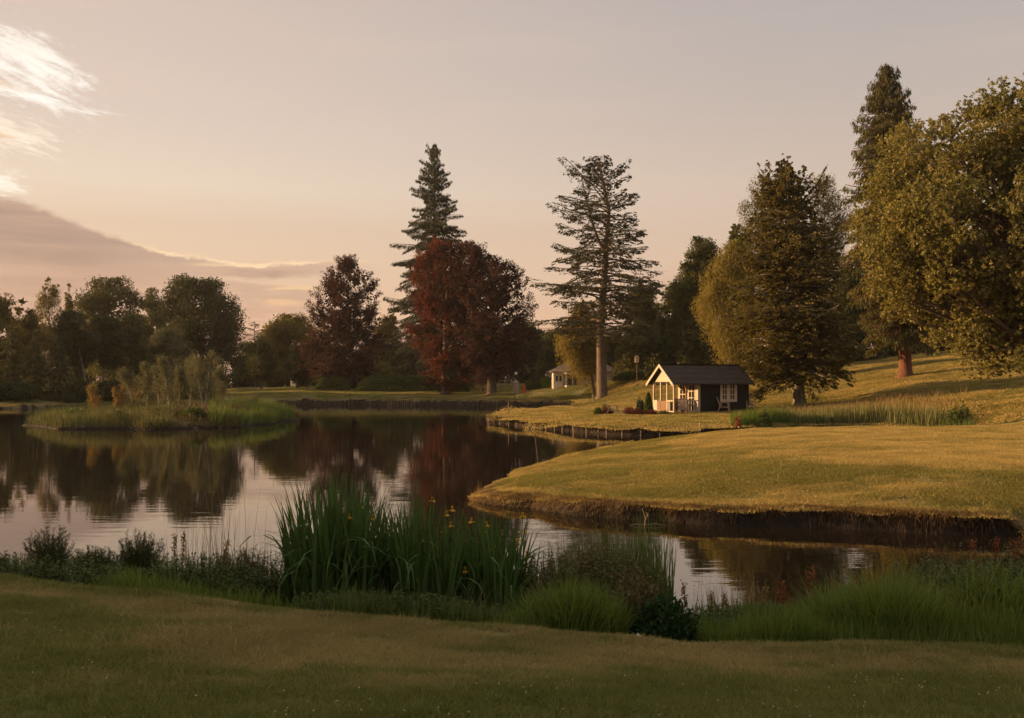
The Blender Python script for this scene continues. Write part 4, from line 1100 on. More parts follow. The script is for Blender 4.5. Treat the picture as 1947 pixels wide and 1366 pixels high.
# front double window
m = MB(); fr = .12
m.box(wx0 - fr, wx0, -.05, .02, wz0 - fr, wz1 + fr * .6).box(wx1, wx1 + fr, -.05, .02, wz0 - fr, wz1 + fr * .6).box(wx0, wx1, -.05, .02, wz0 - fr, wz0).box(wx0, wx1, -.05, .02, wz1, wz1 + fr * .6)
m.box((wx0 + wx1) / 2 - .075, (wx0 + wx1) / 2 + .075, -.045, .02, wz0, wz1)
for s_ in (0, 1):
    a, b = (wx0, (wx0 + wx1) / 2 - .075) if s_ == 0 else ((wx0 + wx1) / 2 + .075, wx1)
    m.box(a, a + .06, -.035, .02, wz0, wz1).box(b - .06, b, -.035, .02, wz0, wz1).box((a + b) / 2 - .02, (a + b) / 2 + .02, -.03, .02, wz0, wz1)
    for zz in (wz0, wz0 + .355, wz0 + .70, wz1 - .05): m.box(a + .06, b - .06, -.028, .02, zz, zz + .05)
wn = m.build('window', M['white'], hut)
MB().box(wx0, wx1, .03, .04, wz0, wz1).build('pane', M['glass'], wn)
# roof: two slopes with thickness
m = MB(); ov, ox0, ox1 = .42, -.28, HL + .12; th = .07
for sgn in (0, 1):
    ye_ = -ov if sgn == 0 else HD + ov; ze_ = EV - ov * sl_ + .10
    yr, zr = HD / 2, RG + .10
    m.prism([(ox0, ye_, ze_), (ox0, yr, zr), (ox0, yr, zr + th), (ox0, ye_, ze_ + th)], (ox1 - ox0, 0, 0))
    for q in (.0, .27, .53, .79):      # laps of the felt strips
        a_, b_ = ye_ + (yr - ye_) * q, ye_ + (yr - ye_) * (q + .26); za, zb_ = ze_ + (zr - ze_) * q, ze_ + (zr - ze_) * (q + .26)
        m.prism([(ox0 + .02, a_, za + th + .001), (ox0 + .02, b_, zb_ + th + .001), (ox0 + .02, b_, zb_ + th + .004), (ox0 + .02, a_, za + th + .022)], (ox1 - ox0 - .04, 0, 0))
m.build('roof', M['felt'], hut)
for k in (0, 1):
    ye_ = -ov - .03 if k == 0 else HD + ov + .03; ze_ = EV - (ov + .03) * sl_ + .06; ym = HD / 2 - .002 if k == 0 else HD / 2 + .002
    for xx, mt in ((ox0 - .045, 'white'), (ox1 + .004, 'blackwood')):
        MB().prism([(xx, ye_, ze_ - .08), (xx, ym, RG + .03), (xx, ym, RG + .23), (xx, ye_, ze_ + .13)], (.04, 0, 0)).build('bargeboard', M[mt], hut)
m = MB(); m.prism([(.0, .32, EV + .02), (.0, HD - .32, EV + .02), (.0, HD / 2, RG - .02)], (.03, 0, 0)); m.build('gable_panel', M['white'], hut)
# porch frame
for y_, nm in ((.05, 0), (.98, 1), (1.9, 1), (HD - .05, 0)):
    mm = MB(); mm.box(.0, .10, y_ - .05, y_ + .05, .05, EV + .02).build('post', M['white'], hut)
MB().box(.92, 1.02, 0.0, .10, .05, EV + .02).build('post', M['brownwood'], hut)
MB().box(PO - .17, PO - .07, 0.0, .10, .05, EV + .02).build('post', M['white'], hut)
for p_, q_ in (((.11, .05, 1.7), (.40, .05, EV), ), ((.05, HD - .12, 1.65), (.05, HD - .42, EV)), ((.90, .05, 1.7), (.62, .05, EV))): MB().bar(p_, q_, .05, .05).build('brace', M['brownwood'], hut)
m = MB(); m.box(.12, PO - .05, -.001, .09, EV - .1, EV).box(0.0, .10, .11, HD - .11, EV - .1, EV - .002); m.build('beam', M['blackwood'], hut)
MB().box(.0, .08, 2.4, HD - .11, .08, .84).build('balustrade_panel', M['white'], hut)
MB().box(.0, .08, 1.04, 2.39, .08, .80).build('balustrade_panel', M['brownwood'], hut)
m = MB(); m.box(-.02, .12, .11, .92, .78, .86).box(.0, .09, .11, .92, .08, .14)
for k in range(3): m.box(.02, .07, .58 + k * .13, .63 + k * .13, .139, .781)
m.build('railing', M['white'], hut)
m = MB(); m.box(1.03, PO - .18, .02, .09, .80, .87).box(1.03, PO - .18, .02, .09, .12, .17)
for k in range(4): m.box(1.15 + k * .18, 1.19 + k * .18, .03, .07, .169, .801)
m.build('railing', M['white'], hut)


def world_of(root, p):
    c, s = math.cos(HW), math.sin(HW); l = root.location
    return (l[0] + c * p[0] - s * p[1], l[1] + s * p[0] + c * p[1], l[2] + p[2])


sofa = empty('wicker_sofa', world_of(hut, (1.05, 1.5, .05)), HW, 'rounded brown wicker sofa inside the porch', 'sofa')
m = MB()
for k in range(17):
    a0 = math.radians(-100 + k * 12.5); a1 = math.radians(-100 + (k + 1) * 12.5)
    for q in range(7):
        hh = .95 * math.cos((k - 8) / 17 * 1.8)
        if q * .13 < hh: m.bar((.62 * math.cos(a0), .75 * math.sin(a0), .12 + q * .12), (.62 * math.cos(a1), .75 * math.sin(a1), .12 + q * .12), .05, .11)
m.build('backrest', M['wicker'], sofa)
MB().prism([(.5 * math.cos(a), .62 * math.sin(a), .22) for a in np.linspace(-1.8, 1.8, 12)], (0, 0, .2)).build('seat', M['wicker'], sofa)

# ---------------------------------------------------------------- garden chairs
def slab(name, mat, parent, *bars):
    m = MB()
    for b in bars: m.bar(*b)
    return m.build(name, mat, parent)


def make_chair():
    t = empty('garden_chair', (0, 0, 0))
    slab('seat', M['teak'], t, *[((-.27 + k * .09, -.26, .40 - k * .012), (-.27 + k * .09, .26, .40 - k * .012), .075, .022, (0, 0, 1)) for k in range(7)][::1])
    slab('backrest', M['teak'], t, *([((-.30, y, .36), (-.52, y, 1.0), .02, .075, (0, 1, 0)) for y in (-.2, -.1, 0, .1, .2)] + [((-.50, -.27, .96), (-.50, .27, .96), .03, .07), ((-.33, -.27, .45), (-.33, .27, .45), .03, .06)]))
    for s_ in (-1, 1):
        slab('armrest', M['teak'], t, ((-.40, s_ * .31, .63), (.36, s_ * .31, .62), .09, .025))
        slab('leg', M['teak'], t, ((.22, s_ * .29, .62), (.34, s_ * .29, -.02), .06, .06)); slab('leg', M['teak'], t, ((-.22, s_ * .29, .62), (-.42, s_ * .29, -.02), .06, .06))
    slab('stretcher', M['teak'], t, ((.27, -.28, .3), (.27, .28, .3), .03, .07), ((-.3, -.28, .3), (-.3, .28, .3), .03, .07), ((.27, .28, .3), (-.33, .28, .3), .07, .03), ((.27, -.28, .3), (-.33, -.28, .3), .07, .03))
    return t


def copy_tree(o, parent=None):
    c = o.copy(); COL.objects.link(c); c.parent = parent
    for ch in list(o.children): copy_tree(ch, c)
    return c


proto = make_chair()
for k, (px, D, rz, lab) in enumerate(((1166, 64.5, -8, 'wooden garden chair alone among the low shrubs left of the summerhouse'), (1300, 64.8, -98, 'wooden garden chair in front of the open porch'),
                                      (1378, 66.8, -20, 'reclining wooden garden chair under the white window'), (1425, 68.0, -82, 'wooden garden chair at the right corner of the summerhouse'))):
    c = proto if k == 0 else copy_tree(proto)
    x = X(px, D); c.location = (x, D, H1(x, D) + .01); c.rotation_euler = (0, 0, math.radians(rz)); tag(c, lab, 'chair', 'wooden garden chairs around the summerhouse')
t = empty('footstool', (X(1181, 64.4), 64.4, H1(X(1181, 64.4), 64.4)), 0, 'low round-handled wooden footstool beside the lone garden chair', 'stool')
m = MB()
for k in range(4): m.bar((-.2, -.18 + k * .12, .3), (.2, -.18 + k * .12, .3), .1, .025)
m.build('seat', M['teak'], t)
for a, b in ((-1, -1), (1, -1), (1, 1), (-1, 1)): MB().bar((a * .17, b * .17, 0), (a * .15, b * .15, .29), .04, .04).build('leg', M['teak'], t)
m = MB(); cxp, cyp = X(1187, 64.2), 64.2; zz = H1(cxp, cyp)
for i_ in range(5):
    for j_ in range(3): m.box(-1.2 + i_ * .5, -.73 + i_ * .5, -.6 + j_ * .42, -.2 + j_ * .42, -.03, .035)
tag(m.build('paving', M['stone']), 'small patch of pinkish paving slabs under the lone garden chair', 'paving'); bpy.data.objects['paving'].location = (cxp - .1, cyp, zz)

# ---------------------------------------------------------------- bungalow behind the pine
D = 118; bx, bz = X(1052, D), H1(X(1080, D), D) - .25
bung = empty('bungalow', (bx, D, bz), math.radians(4), 'cream bungalow with brown hipped roof half hidden behind the golden willow', 'house')
m = MB(); ev = Z(708.5, D) - bz
m.box(0, 1.1, 0, 6, 0, ev).box(2.9, 7.4, 0, 6, 0, ev).box(1.1, 2.9, .2, 6, 0, ev); m.build('wall', M['cream'], bung)
m = MB()
e = .3; rz_ = Z(686, D + 3) - bz
m.add([(-e, -e, ev), (7.7, -e, ev), (7.7, 6.3, ev), (-e, 6.3, ev), (2.6, 3, rz_), (6.2, 3, rz_), (-e, -e, ev + .1), (7.7, -e, ev + .1), (7.7, 6.3, ev + .1), (-e, 6.3, ev + .1)],
      [(0, 3, 2, 1), (0, 1, 7, 6), (1, 2, 8, 7), (2, 3, 9, 8), (3, 0, 6, 9), (6, 7, 5, 4), (7, 8, 5), (8, 9, 4, 5), (9, 6, 4)]); m.build('roof', M['tile'], bung)
m = MB(); m.prism([(1.15, -.02, 0), (1.5, -.7, 0), (2.9, -.7, 0), (3.25, -.02, 0)], (0, 0, .45)).prism([(1.05, -.02, ev - .22), (1.42, -.82, ev - .22), (2.98, -.82, ev - .22), (3.35, -.02, ev - .22)], (0, 0, .2))
for xx, yy in ((1.15, -.1), (1.5, -.68), (2.2, -.68), (2.9, -.68), (3.2, -.1)): m.box(xx - .07, xx + .07, yy - .05, yy + .05, .45, ev - .22)
bay = m.build('bay', M['white'], bung)
m = MB(); m.box(1.57, 2.13, -.66, -.62, .46, ev - .23).box(2.27, 2.83, -.66, -.62, .46, ev - .23); m.build('pane', M['glass'], bay)
for xx in (.25, .68):
    m = MB(); m.box(xx, xx + .32, -.06, -.003, .9, ev - .35); f_ = m.build('window', M['white'], bung)
    MB().box(xx + .04, xx + .28, -.075, -.062, .95, ev - .4).build('pane', M['glass'], f_)
# pale wall at the right edge on top of the slope
D = 96; x = X(1936, D); z = H1(x, D)
t = empty('wall_corner', (x, D, z - .2), 0, 'pale rendered wall end at the top of the slope, right edge of the photo', 'wall')
MB().box(0, 3, 0, 6, 0, 2.1).build('wall', M['stone'], t); MB().box(-.12, 3.1, -.12, 6.1, 2.1, 2.3).build('coping', M['felt'], t)


def post_thing(name, label, cat, px, D, top_py, parts, group=None, lean=(0, 0)):
    x = X(px, D); z = H1(x, D); h = Z(top_py, D) - z
    t = empty(name, (x, D, z - .08), 0, label, cat, group)
    for nm, f_, mat in parts: f_(h + .08).build(nm, M[mat], t)
    return t


for px, D, tp, lab, pil in ((981, 122, 707, 'white globe lamp on the square stone pillar', 1), (1039, 124, 710, 'white globe lamp above the square light green hedge', 0), (872, 136, 711, 'white globe lamp half hidden behind the big beeches', 0)):
    parts = [('post', lambda h: MB().tube([(0, 0, 0), (0, 0, h - .42)], [.05, .04], 8), 'darkpost'), ('globe', lambda h: MB().ball((0, 0, h - .22), (.2, .2, .2)), 'globe'),
             ('collar', lambda h: MB().tube([(0, 0, h - .5), (0, 0, h - .4)], [.09, .11], 10), 'darkpost')]
    post_thing('globe_lamp', lab, 'lamp', px, D, tp, parts, 'white globe lamps')
post_thing('gate_pillar', 'square stone pillar with pyramid cap under a globe lamp', 'pillar', 981, 121, 723,
           [('shaft', lambda h: MB().box(-.36, .36, -.36, .36, 0, h - .3), 'stone'), ('cap', lambda h: MB().add([(-.44, -.44, h - .3), (.44, -.44, h - .3), (.44, .44, h - .3), (-.44, .44, h - .3), (0, 0, h + .1), ], [(0, 3, 2, 1), (0, 1, 4), (1, 2, 4), (2, 3, 4), (3, 0, 4)]), 'stone')])
D = 139
for a, b, lab in ((897, 927, 'low two-rail wooden fence left of the dark beech trunk'), (948, 972, 'low two-rail wooden fence right of the dark beech trunk')):
    x0, x1 = X(a, D), X(b, D); z = H1((x0 + x1) / 2, D); t = empty('rail_fence', ((x0 + x1) / 2, D, z), 0, lab, 'fence', 'wooden rail fences'); L = (x1 - x0) / 2
    for k in np.linspace(-L, L, 3): MB().box(k - .06, k + .06, -.06, .06, -.1, 1.05).build('post', M['stake'], t)
    for zz in (.45, .85): MB().box(-L, L, -.1, -.062, zz, zz + .1).build('rail', M['stake'], t)
D = 112; x = X(1000, D); z = H1(x, D); t = empty('golf_flag', (x, D, z), 0, 'red flag hanging limp from a thin pin on the lawn across the water', 'flag')
MB().tube([(0, 0, -.05), (0, 0, 1.75)], [.02, .015], 6).build('pole', M['darkpost'], t)
V_ = []; m = MB()
for j_ in range(7):
    for i_ in range(5):
        V_.append((-.02 - i_ * .07 - .03 * math.sin(j_ * .9 + i_), .05 * math.sin(i_ * 2.2 + j_ * .5), 1.74 - j_ * .15 - i_ * .035))
m.add(V_, [(j_ * 5 + i_, j_ * 5 + i_ + 1, (j_ + 1) * 5 + i_ + 1, (j_ + 1) * 5 + i_) for j_ in range(6) for i_ in range(4)]); o = m.build('cloth', M['redflag'], t); s_ = o.modifiers.new('thick', 'SOLIDIFY'); s_.thickness = .01
for px, D, tp, r_, mat, lean, lab in ((978, 109, 742, .035, 'darkpost', .05, 'thin dark stick at the far bank near the red flag'), (967, 66.5, 763, .035, 'brownwood', 0, 'thin stake at the tip of the summerhouse lawn'),
                                      (1127, 98, 750, .055, 'stake', 0, 'pale marker post on the lawn below the tall pine'), (657, 128, 740, .04, 'darkpost', 0, 'thin dark post on the far lawn below the smaller beech'),
                                      (1025, 29.3, 826, .028, 'darkpost', -.12, 'dark leaning stick at the back edge of the near peninsula'), (1331, 50.6, 803, .045, 'stake', 0, 'taller pale stake in front of the summerhouse bank')):
    x = X(px, D); z = H1(x, D); h = Z(tp, D) - z
    m = MB(); m.tube([(0, 0, -.1), (lean * .5, 0, h * .5), (lean, 0, h)], [r_, r_ * .9, r_ * .8], 7); o = m.build('stake', M[mat]); o.location = (x, D, z); tag(o, lab, 'stake')
D = 100; post_thing('bird_box', 'small orange-lit bird box on a pole against the dark trees', 'bird box', 1211, D, 677,
                    [('pole', lambda h: MB().tube([(0, 0, 0), (0, 0, h - .66)], [.03, .03], 7), 'brownwood'), ('box', lambda h: MB().box(-.19, .19, -.17, .17, h - .68, h - .15), 'stake'),
                     ('lid', lambda h: MB().prism([(-.26, -.22, h - .15), (.26, -.22, h - .15), (0, -.22, h + .05)], (0, .44, 0)), 'stake')])
# dark box hide and pale boat-like bench on the island
D = 80; x = X(240, D); z = H1(x, D)
t = empty('nest_box', (x, D, z), 0, 'square dark box standing on the island behind the birches', 'box'); MB().box(-.5, .5, -.4, .4, 0, 1.15).build('body', M['darkpost'], t, bevel=.03); MB().box(-.58, .58, -.48, .48, 1.15, 1.27).build('lid', M['stone'], t, bevel=.02)

# (stakes) along the summerhouse bank
def shore_pts(a, b, step):
    i0 = np.argmin(((pondC - np.array(a)) ** 2).sum(1)); i1 = np.argmin(((pondC - np.array(b)) ** 2).sum(1))
    if i1 < i0: i0, i1 = i1, i0
    P = pondC[i0:i1 + 1]; s = np.concatenate([[0], np.cumsum(np.hypot(*np.diff(P, axis=0).T))]); q = np.arange(0, s[-1], step)
    P2 = np.stack([np.interp(q, s, P[:, 0]), np.interp(q, s, P[:, 1])], 1); T = np.gradient(P2, axis=0); T = unit(T)
    return P2, np.stack([T[:, 1], -T[:, 0]], 1)           # outward = towards water checked by caller


def to_edge(P, Nn, lev):
    """slide points across the bank until the ground is at height lev"""
    best = np.full(len(P), 9.0); off = np.zeros(len(P))
    for k in np.arange(-1.2, 1.25, .06):
        Q = P + Nn * k; z = height(Q[:, 0], Q[:, 1], True)[1]; e_ = np.abs(z - lev); b_ = e_ < best; best[b_] = e_[b_]; off[b_] = k
    return P + Nn * off[:, None]


P, Nn = shore_pts(W(958, 64.5), W(1500, 53.5), .95); P = to_edge(P, Nn, -.04)
base = None
for k, (x, y) in enumerate(P):
    if base is None:
        m = MB(); m.tube([(0, 0, -.5), (0, 0, .40)], [.034, .03], 7); base = m.build('stake', M['stake']); o = base
    else: o = base.copy(); COL.objects.link(o)
    o.location = (x + rs.normal() * .22, y + rs.normal() * .03, rs.uniform(-.22, .0)); o.rotation_euler = (rs.normal() * .05, rs.normal() * .06, 0); o.scale = (1, 1, rs.uniform(.7, 1.1))
    tag(o, 'short pale revetment stake in the waterline under the summerhouse lawn', 'stake', 'revetment stakes of the summerhouse bank')
# log palisade of the far bank: logs past three hundred are one object
P, Nn = shore_pts(W(520, 123), W(1085, 108), .30); P = to_edge(P, Nn, .02)
m = MB()
for x, y in P: m.tube([(x, y - .05, -.3), (x + rs.normal() * .02, y - .05, .42 + rs.rand() * .2)], [.13, .12], 7)
tag(m.build('log_edging', M['darkpost']), 'upright brown log edging along the far bank of the pond', 'edging', kind='stuff')


# ---------------------------------------------------------------- bank fringes: dry grass hanging over the edge, dark blades as painted shade below
def fringe(name, label, a, b, per_m, lev, Ln, mat, wd, up=1.0, spread=.18, catg='bank grass'):
    P, Nn = shore_pts(a, b, 1.0 / per_m); P = to_edge(P, Nn, lev)
    # which normal points to the water
    z1 = height(P[:, 0] + Nn[:, 0] * .5, P[:, 1] + Nn[:, 1] * .5); z2 = height(P[:, 0] - Nn[:, 0] * .5, P[:, 1] - Nn[:, 1] * .5)
    Nn = np.where((z1 < z2)[:, None], Nn, -Nn)
    n = len(P); P = P - Nn * (rs.rand(n, 1) * spread * 2 - spread * .6) + rs.normal(size=(n, 2)) * .04
    z = np.maximum(height(P[:, 0], P[:, 1]), -.05)
    a_ = np.arctan2(Nn[:, 1], Nn[:, 0]) + rs.normal(size=n) * .55
    V, Q, v = ribbons(n, P[:, 0], P[:, 1], z - .01, Ln * (.4 + rs.rand(n)), wd * (.6 + .8 * rs.rand(n)), up + rs.rand(n) * .5, 1.0 + rs.rand(n) * 1.0, 4, az=a_)
    org = np.array([P[:, 0].mean(), P[:, 1].mean(), 0])
    o = link(name, npmesh(name, V - org, Q, v), M[mat], None, org); return tag(o, label, catg, kind='stuff')


fringe('bank_grass', 'dry orange-brown grass hanging over the bank of the near peninsula', W(2000, 17), W(912, 23.6), 620, .26, .24, 'deadgrass', .009, spread=.13)
fringe('bank_grass', 'near-black blades painting the shade low on the bank of the near peninsula', W(2000, 17), W(1120, 19.7), 260, .13, .22, 'bankshade', .012, spread=.06, up=1.9)  # these blades stand in for shade, not for grass
fringe('bank_grass', 'golden grass rim at the back edge of the near peninsula', W(912, 23.6), W(1420, 42.3), 60, .3, .14, 'straw', .010)
fringe('bank_shade', 'near-black blades painting the shade low on the summerhouse bank', W(1500, 53.5), W(945, 67.2), 70, .12, .26, 'bankshade', .03, spread=.06, up=1.9)
fringe('bank_grass', 'dry grass hanging over the summerhouse bank', W(1500, 53.5), W(945, 67.2), 150, .26, .22, 'deadgrass', .014, spread=.10)
fringe('bank_grass', 'dry grass along the left far bank', W(300, 118), W(0, 103), 25, .4, .5, 'deadgrass', .05)
fringe('bank_grass', 'dry grass tufts above the log edging', W(520, 123), W(1085, 108), 30, .35, .3, 'deadgrass', .04)

fringe('bank_grass', 'straw grass trailing down the left tip of the near peninsula, sunlight put into its colour', W(1180, 19.2), W(912, 23.6), 420, .10, .20, 'straw', .009, spread=.10, up=1.2)  # brighter blades paint the sunlit face of the tip

# ---------------------------------------------------------------- island
isx, isy = X(300, 70), 70
def over(n, px0, px1, D0, D1, f=None):
    px = rs.uniform(px0, px1, n); D = rs.uniform(D0, D1, n); x = X(px, D); z, s, sd, si, dd = height(x, D, True)
    k = (sd < 0) & (si > .0) if f is None else f(z, s, sd, si); return x[k], D[k], z[k]


def fade(pts, a, b):
    x, y, z = pts; px = CX + x / y * F; k = rs.rand(len(x)) < np.clip((b - px) / (b - a), 0, 1); return x[k], y[k], z[k]


def blades_on(name, label, cat, pts, h, wd, lean, curve, mat, segs=3, hf=None, kind='stuff'):
    x, y, z = pts; n = len(x); hh = h * (.55 + .9 * rs.rand(n))
    if hf is not None: hh = hh * hf(x, y)
    V, Q, v = ribbons(n, x, y, z - .03, hh, wd * (.6 + .8 * rs.rand(n)), lean * rs.rand(n), curve * rs.rand(n), segs)
    org = np.array([x.mean(), y.mean(), z.mean()]); o = link(name, npmesh(name, V - org, Q, v), M[mat], None, org); return tag(o, label, cat, kind=kind)


lump = lambda x, y: .45 + .6 * np.clip(vnoise(x * .5, y * .5, 8) + .5, 0, 1)
blades_on('island_grass', 'tall green sedge over the left half of the island', 'sedge', over(26000, 50, 330, 56, 88), .8, .032, .4, .7, 'island', hf=lump)
blades_on('island_grass', 'bright green reeds on the right end of the island', 'reeds', over(17000, 400, 560, 58, 88), 1.0, .035, .3, .5, 'reed', hf=lump)
blades_on('island_grass', 'mixed brownish low growth in the middle of the island', 'undergrowth', over(16000, 200, 460, 56, 80), .65, .05, .8, .9, 'brownherb', hf=lump)
m = MB(); 
for k in range(38):
    px = rs.uniform(95, 470); D = np.interp(px, [80, 150, 300, 450, 535], [60, 57, 56.5, 60, 67]) + rs.uniform(-.5, .9); x = X(px, D); s_ = rs.uniform(.08, .24)
    a1, a2 = rs.rand(2) * 6; m.ball((x - isx, D - isy, rs.uniform(-.02, .12)), (s_, s_ * .8, s_ * .5), 8, 5, lambda a, t: 1 + .22 * math.sin(2 * a + a1) * math.sin(2 * t + a2))
o = m.build('shore_rocks', M['rock']); o.location = (isx, isy, 0); tag(o, 'brown stones scattered along the island shoreline', 'stones', kind='stuff')


def sapling(name, label, px, D, top, hw, mat, bark='barkpale', n=1500, trunk_r=.035, low=.25, group=None, leaf=.10, stems=1):
    r = np.random.RandomState(int(px * 3) & 0xffff); x = X(px, D); z = H1(x, D); h = Z(top, D) - z; t = empty(name, (x, D, z - .05), 0, label, 'tree', group); w = hw / F * D
    parts = []; P = []; 
    for s_ in range(stems):
        ln = r.normal() * .10 * h + (s_ - (stems - 1) / 2) * .25; tt = np.linspace(0, 1, 8); TP = np.stack([ln * tt + .04 * np.sin(tt * 5 + s_), r.normal() * .03 * tt, h * tt * (1 - .08 * s_)], 1)
        parts.append(tube(TP, trunk_r * (1 - .85 * tt) + .004, 6))
        for k in range(34):
            q = low + (1 - low) * r.rand() ** .9; p0 = np.array([np.interp(q, tt, TP[:, i]) for i in range(3)]); a = r.rand() * 6.283
            Lb = w * (1.25 - q) * (.5 + .6 * r.rand()) * min(1, (q - low) * 5 + .4)
            e = p0 + np.array([math.cos(a) * Lb, math.sin(a) * Lb, Lb * 1.5]); e[2] = min(e[2], h)
            parts.append(tube(np.stack([p0, (p0 + e) / 2 - np.array([0, 0, .05 * Lb]), e]), np.array([.008, .005, .003]), 3))
            m_ = max(4, n // (34 * stems)); u = r.rand(m_, 1) ** .6; P.append(p0 + (e - p0) * u + r.normal(size=(m_, 3)) * .2 * w)
    P = np.concatenate(P); V, Q = leaves(P, rdir(len(P), r) + np.array([0, 0, -.3]), rdir(len(P), r), leaf * (.6 + .7 * r.rand(len(P))), leaf * .55)
    link('crown', npmesh('crown', V, Q, r.rand(len(P))), M[mat], t); V, Q = join(parts); link('trunk', npmesh('trunk', V, Q, smooth=True), M[bark], t); return t


GI = 'young birches on the island'
for px, D, tp, hw, st, lab in ((255, 70, 704, 17, 1, 'leftmost young birch of the island group'), (279, 68, 690, 13, 1, 'young birch second from the left on the island'), (303, 73, 699, 18, 2, 'twin-stemmed young birch left of the thickest island stem'),
                               (322, 64, 682, 15, 1, 'young birch with the thickest white stem, nearest the island shore'), (338, 71, 694, 12, 1, 'young birch just right of the thickest white stem'), (359, 72, 683, 19, 2, 'twin-stemmed young birch in the middle of the island row'),
                               (386, 67, 670, 17, 2, 'tallest young birch of the island group with two white stems'), (402, 72, 700, 12, 1, 'short young birch right of the tallest island birch'), (424, 70, 682, 14, 1, 'rightmost young birch of the island group')):
    sapling('young_birch', lab, px, D, tp, hw * 1.3, 'sapling', n=3400, group=GI, stems=st, low=.12, trunk_r=.06 if px == 320 else .04)
for px, D, tp, hw, lab in ((181, 63, 733, 14, 'golden young larch standing alone at the left of the island'), (226, 66, 736, 11, 'small golden larch left of the dark box'), (262, 74, 722, 13, 'golden shrub behind the leftmost island birch'),
                           (300, 76, 730, 14, 'golden shrub behind the middle island birches'), (335, 76, 738, 12, 'low golden shrub behind the thick white stem')):
    sapling('golden_sapling', lab, px, D, tp, hw, 'gold', 'brownwood', 1500, .02, .05, 'golden saplings on the island', .09, 2)


def shrub(name, label, px, D, top, hw, mat, n=3000, leaf=.08, group=None, cone=False, cat='shrub', stem='bark', rag=.25, flat=1.0, upw=.3, dirmul=0.0):
    r = np.random.RandomState(int(px * 11 + D) & 0xffff); x = X(px, D); z = max(H1(x, D), 0); h = Z(top, D) - z; w = hw / F * D; t = empty(name, (x, D, z - .04), 0, label, cat, group)
    q = r.rand(n) ** .4; d = rdir(n, r); d[:, 2] = np.abs(d[:, 2]) * (1.0)
    if cone: zz = r.rand(n) ** 1.3; a = r.rand(n) * 6.283; rr_ = (1 - zz) ** .7 * np.minimum(1, zz * 6 + .55) * (.55 + .45 * q); P = np.stack([w * rr_ * np.cos(a), w * rr_ * np.sin(a), zz * h], 1); d = unit(P * np.array([1, 1, .2]) + 1e-6)
    else:
        k = q * (1 + rag * vnoise(np.arctan2(d[:, 1], d[:, 0]) * 2 + px, d[:, 2] * 4, 3) * 2); P = d * k[:, None] * np.array([w, w * .85, h * flat])
    P = P + rdir(n, r) * leaf * .5
    V, Q = leaves(P, rdir(n, r) * .8 + d * (.5 + dirmul) + np.array([0, 0, upw]), unit(d + rdir(n, r) * .7), leaf * (.6 + .8 * r.rand(n)), leaf * .5)
    link('foliage', npmesh('foliage', V, Q, r.rand(n)), M[mat], t)
    m = MB()
    for k in range(7): a = k * .9; m.tube([(0, 0, -.02), (w * .3 * math.cos(a), w * .3 * math.sin(a), h * .4), (w * .55 * math.cos(a), w * .55 * math.sin(a), h * .75)], [.02, .012, .006], 5)
    m.build('stem', M[stem], t); return t


for px, D, tp, hw, mt, lab in ((370, 60, 776, 22, 'herb', 'dark low bush near the island shore below the birches'), (455, 66, 768, 26, 'brownherb', 'brown-green bush at the right of the island birches'), (225, 59, 783, 18, 'herb', 'low green bush near the front shore of the island'),
                               (140, 61, 778, 22, 'reed', 'low green bush at the left end of the island'), (290, 62, 778, 20, 'brownherb', 'brownish low bush left of the thick white stem'), (410, 64, 774, 20, 'brownherb', 'brownish low bush under the tallest island birch'),
                               (478, 76, 754, 26, 'brownherb', 'russet bush on the rise behind the bright reeds')):
    shrub('island_bush', lab, px, D, tp, hw, mt, 3500, .13, 'low bushes on the island')
shrub('blossom_bush', 'small orange-leaved bush at the right tip of the island', 562, 74, 781, 9, 'gold', 500, .1)

# ---------------------------------------------------------------- around the summerhouse
shrub('ball_shrub', 'round blue-green shrub just left of the porch', 1217, 66, 757, 9, 'blueshrub', 5000, .07)
shrub('cypress_shrub', 'pointed green cypress shrub touching the porch corner', 1233, 65.3, 747, 10, 'herb', 5500, .08, cone=True)
shrub('ball_shrub', 'tiny golden ball shrub behind the low shrubs', 1149, 66.5, 766, 4.5, 'yellow', 1500, .06)
for px, D, tp, hw, mt, lab in ((1137, 65, 775, 8, 'herb', 'low green cushion shrub at the left end of the flower bed'), (1155, 65, 773, 11, 'redshrub', 'low dark red shrub left of the lone chair'), (1196, 65.5, 774, 11, 'redshrub', 'low dark red shrub right of the lone chair'),
                               (1212, 64.2, 777, 15, 'redshrub', 'broad russet shrub in front of the round blue-green one'), (1238, 64.0, 779, 14, 'redshrub', 'broad russet shrub in front of the pointed cypress'), (1262, 64.6, 781, 13, 'herb', 'low green shrub under the porch railing')):
    shrub('low_shrub', lab, px, D, tp, hw, mt, 2600, .07, 'low shrubs of the flower bed', flat=1.0)
cf = lambda a, b, n, D0, D1: over(n, a, b, D0, D1, lambda z, s, sd, si: sd > -2.2)
inlet = lambda a, b, n, D0, D1: over(n, a, b, D0, D1, lambda z, s, sd, si: (sd > -6) & (z < .62))
blades_on('reed_bed', 'tall reeds and grass filling the creek right of the summerhouse, dark green side', 'reeds', inlet(1390, 1560, 12000, 46, 54.5), .75, .035, .3, .6, 'lush', hf=lump)
blades_on('reed_bed', 'pale seed-headed reeds filling the creek below the yew', 'reeds', fade(inlet(1500, 1850, 26000, 44.5, 57), 1700, 1840), .95, .030, .2, .4, 'cattail', hf=lump)
blades_on('reed_bed', 'green undergrowth between the pale reeds of the creek', 'reeds', inlet(1450, 1850, 12000, 44.5, 58), .8, .04, .5, .8, 'reed', hf=lump)
blades_on('rough_grass', 'straw-coloured rough grass behind the creek reeds under the yew', 'rough grass', fade(over(9000, 1440, 1850, 56, 68, lambda z, s, sd, si: sd > .5), 1560, 1850), .42, .03, .6, .8, 'straw')
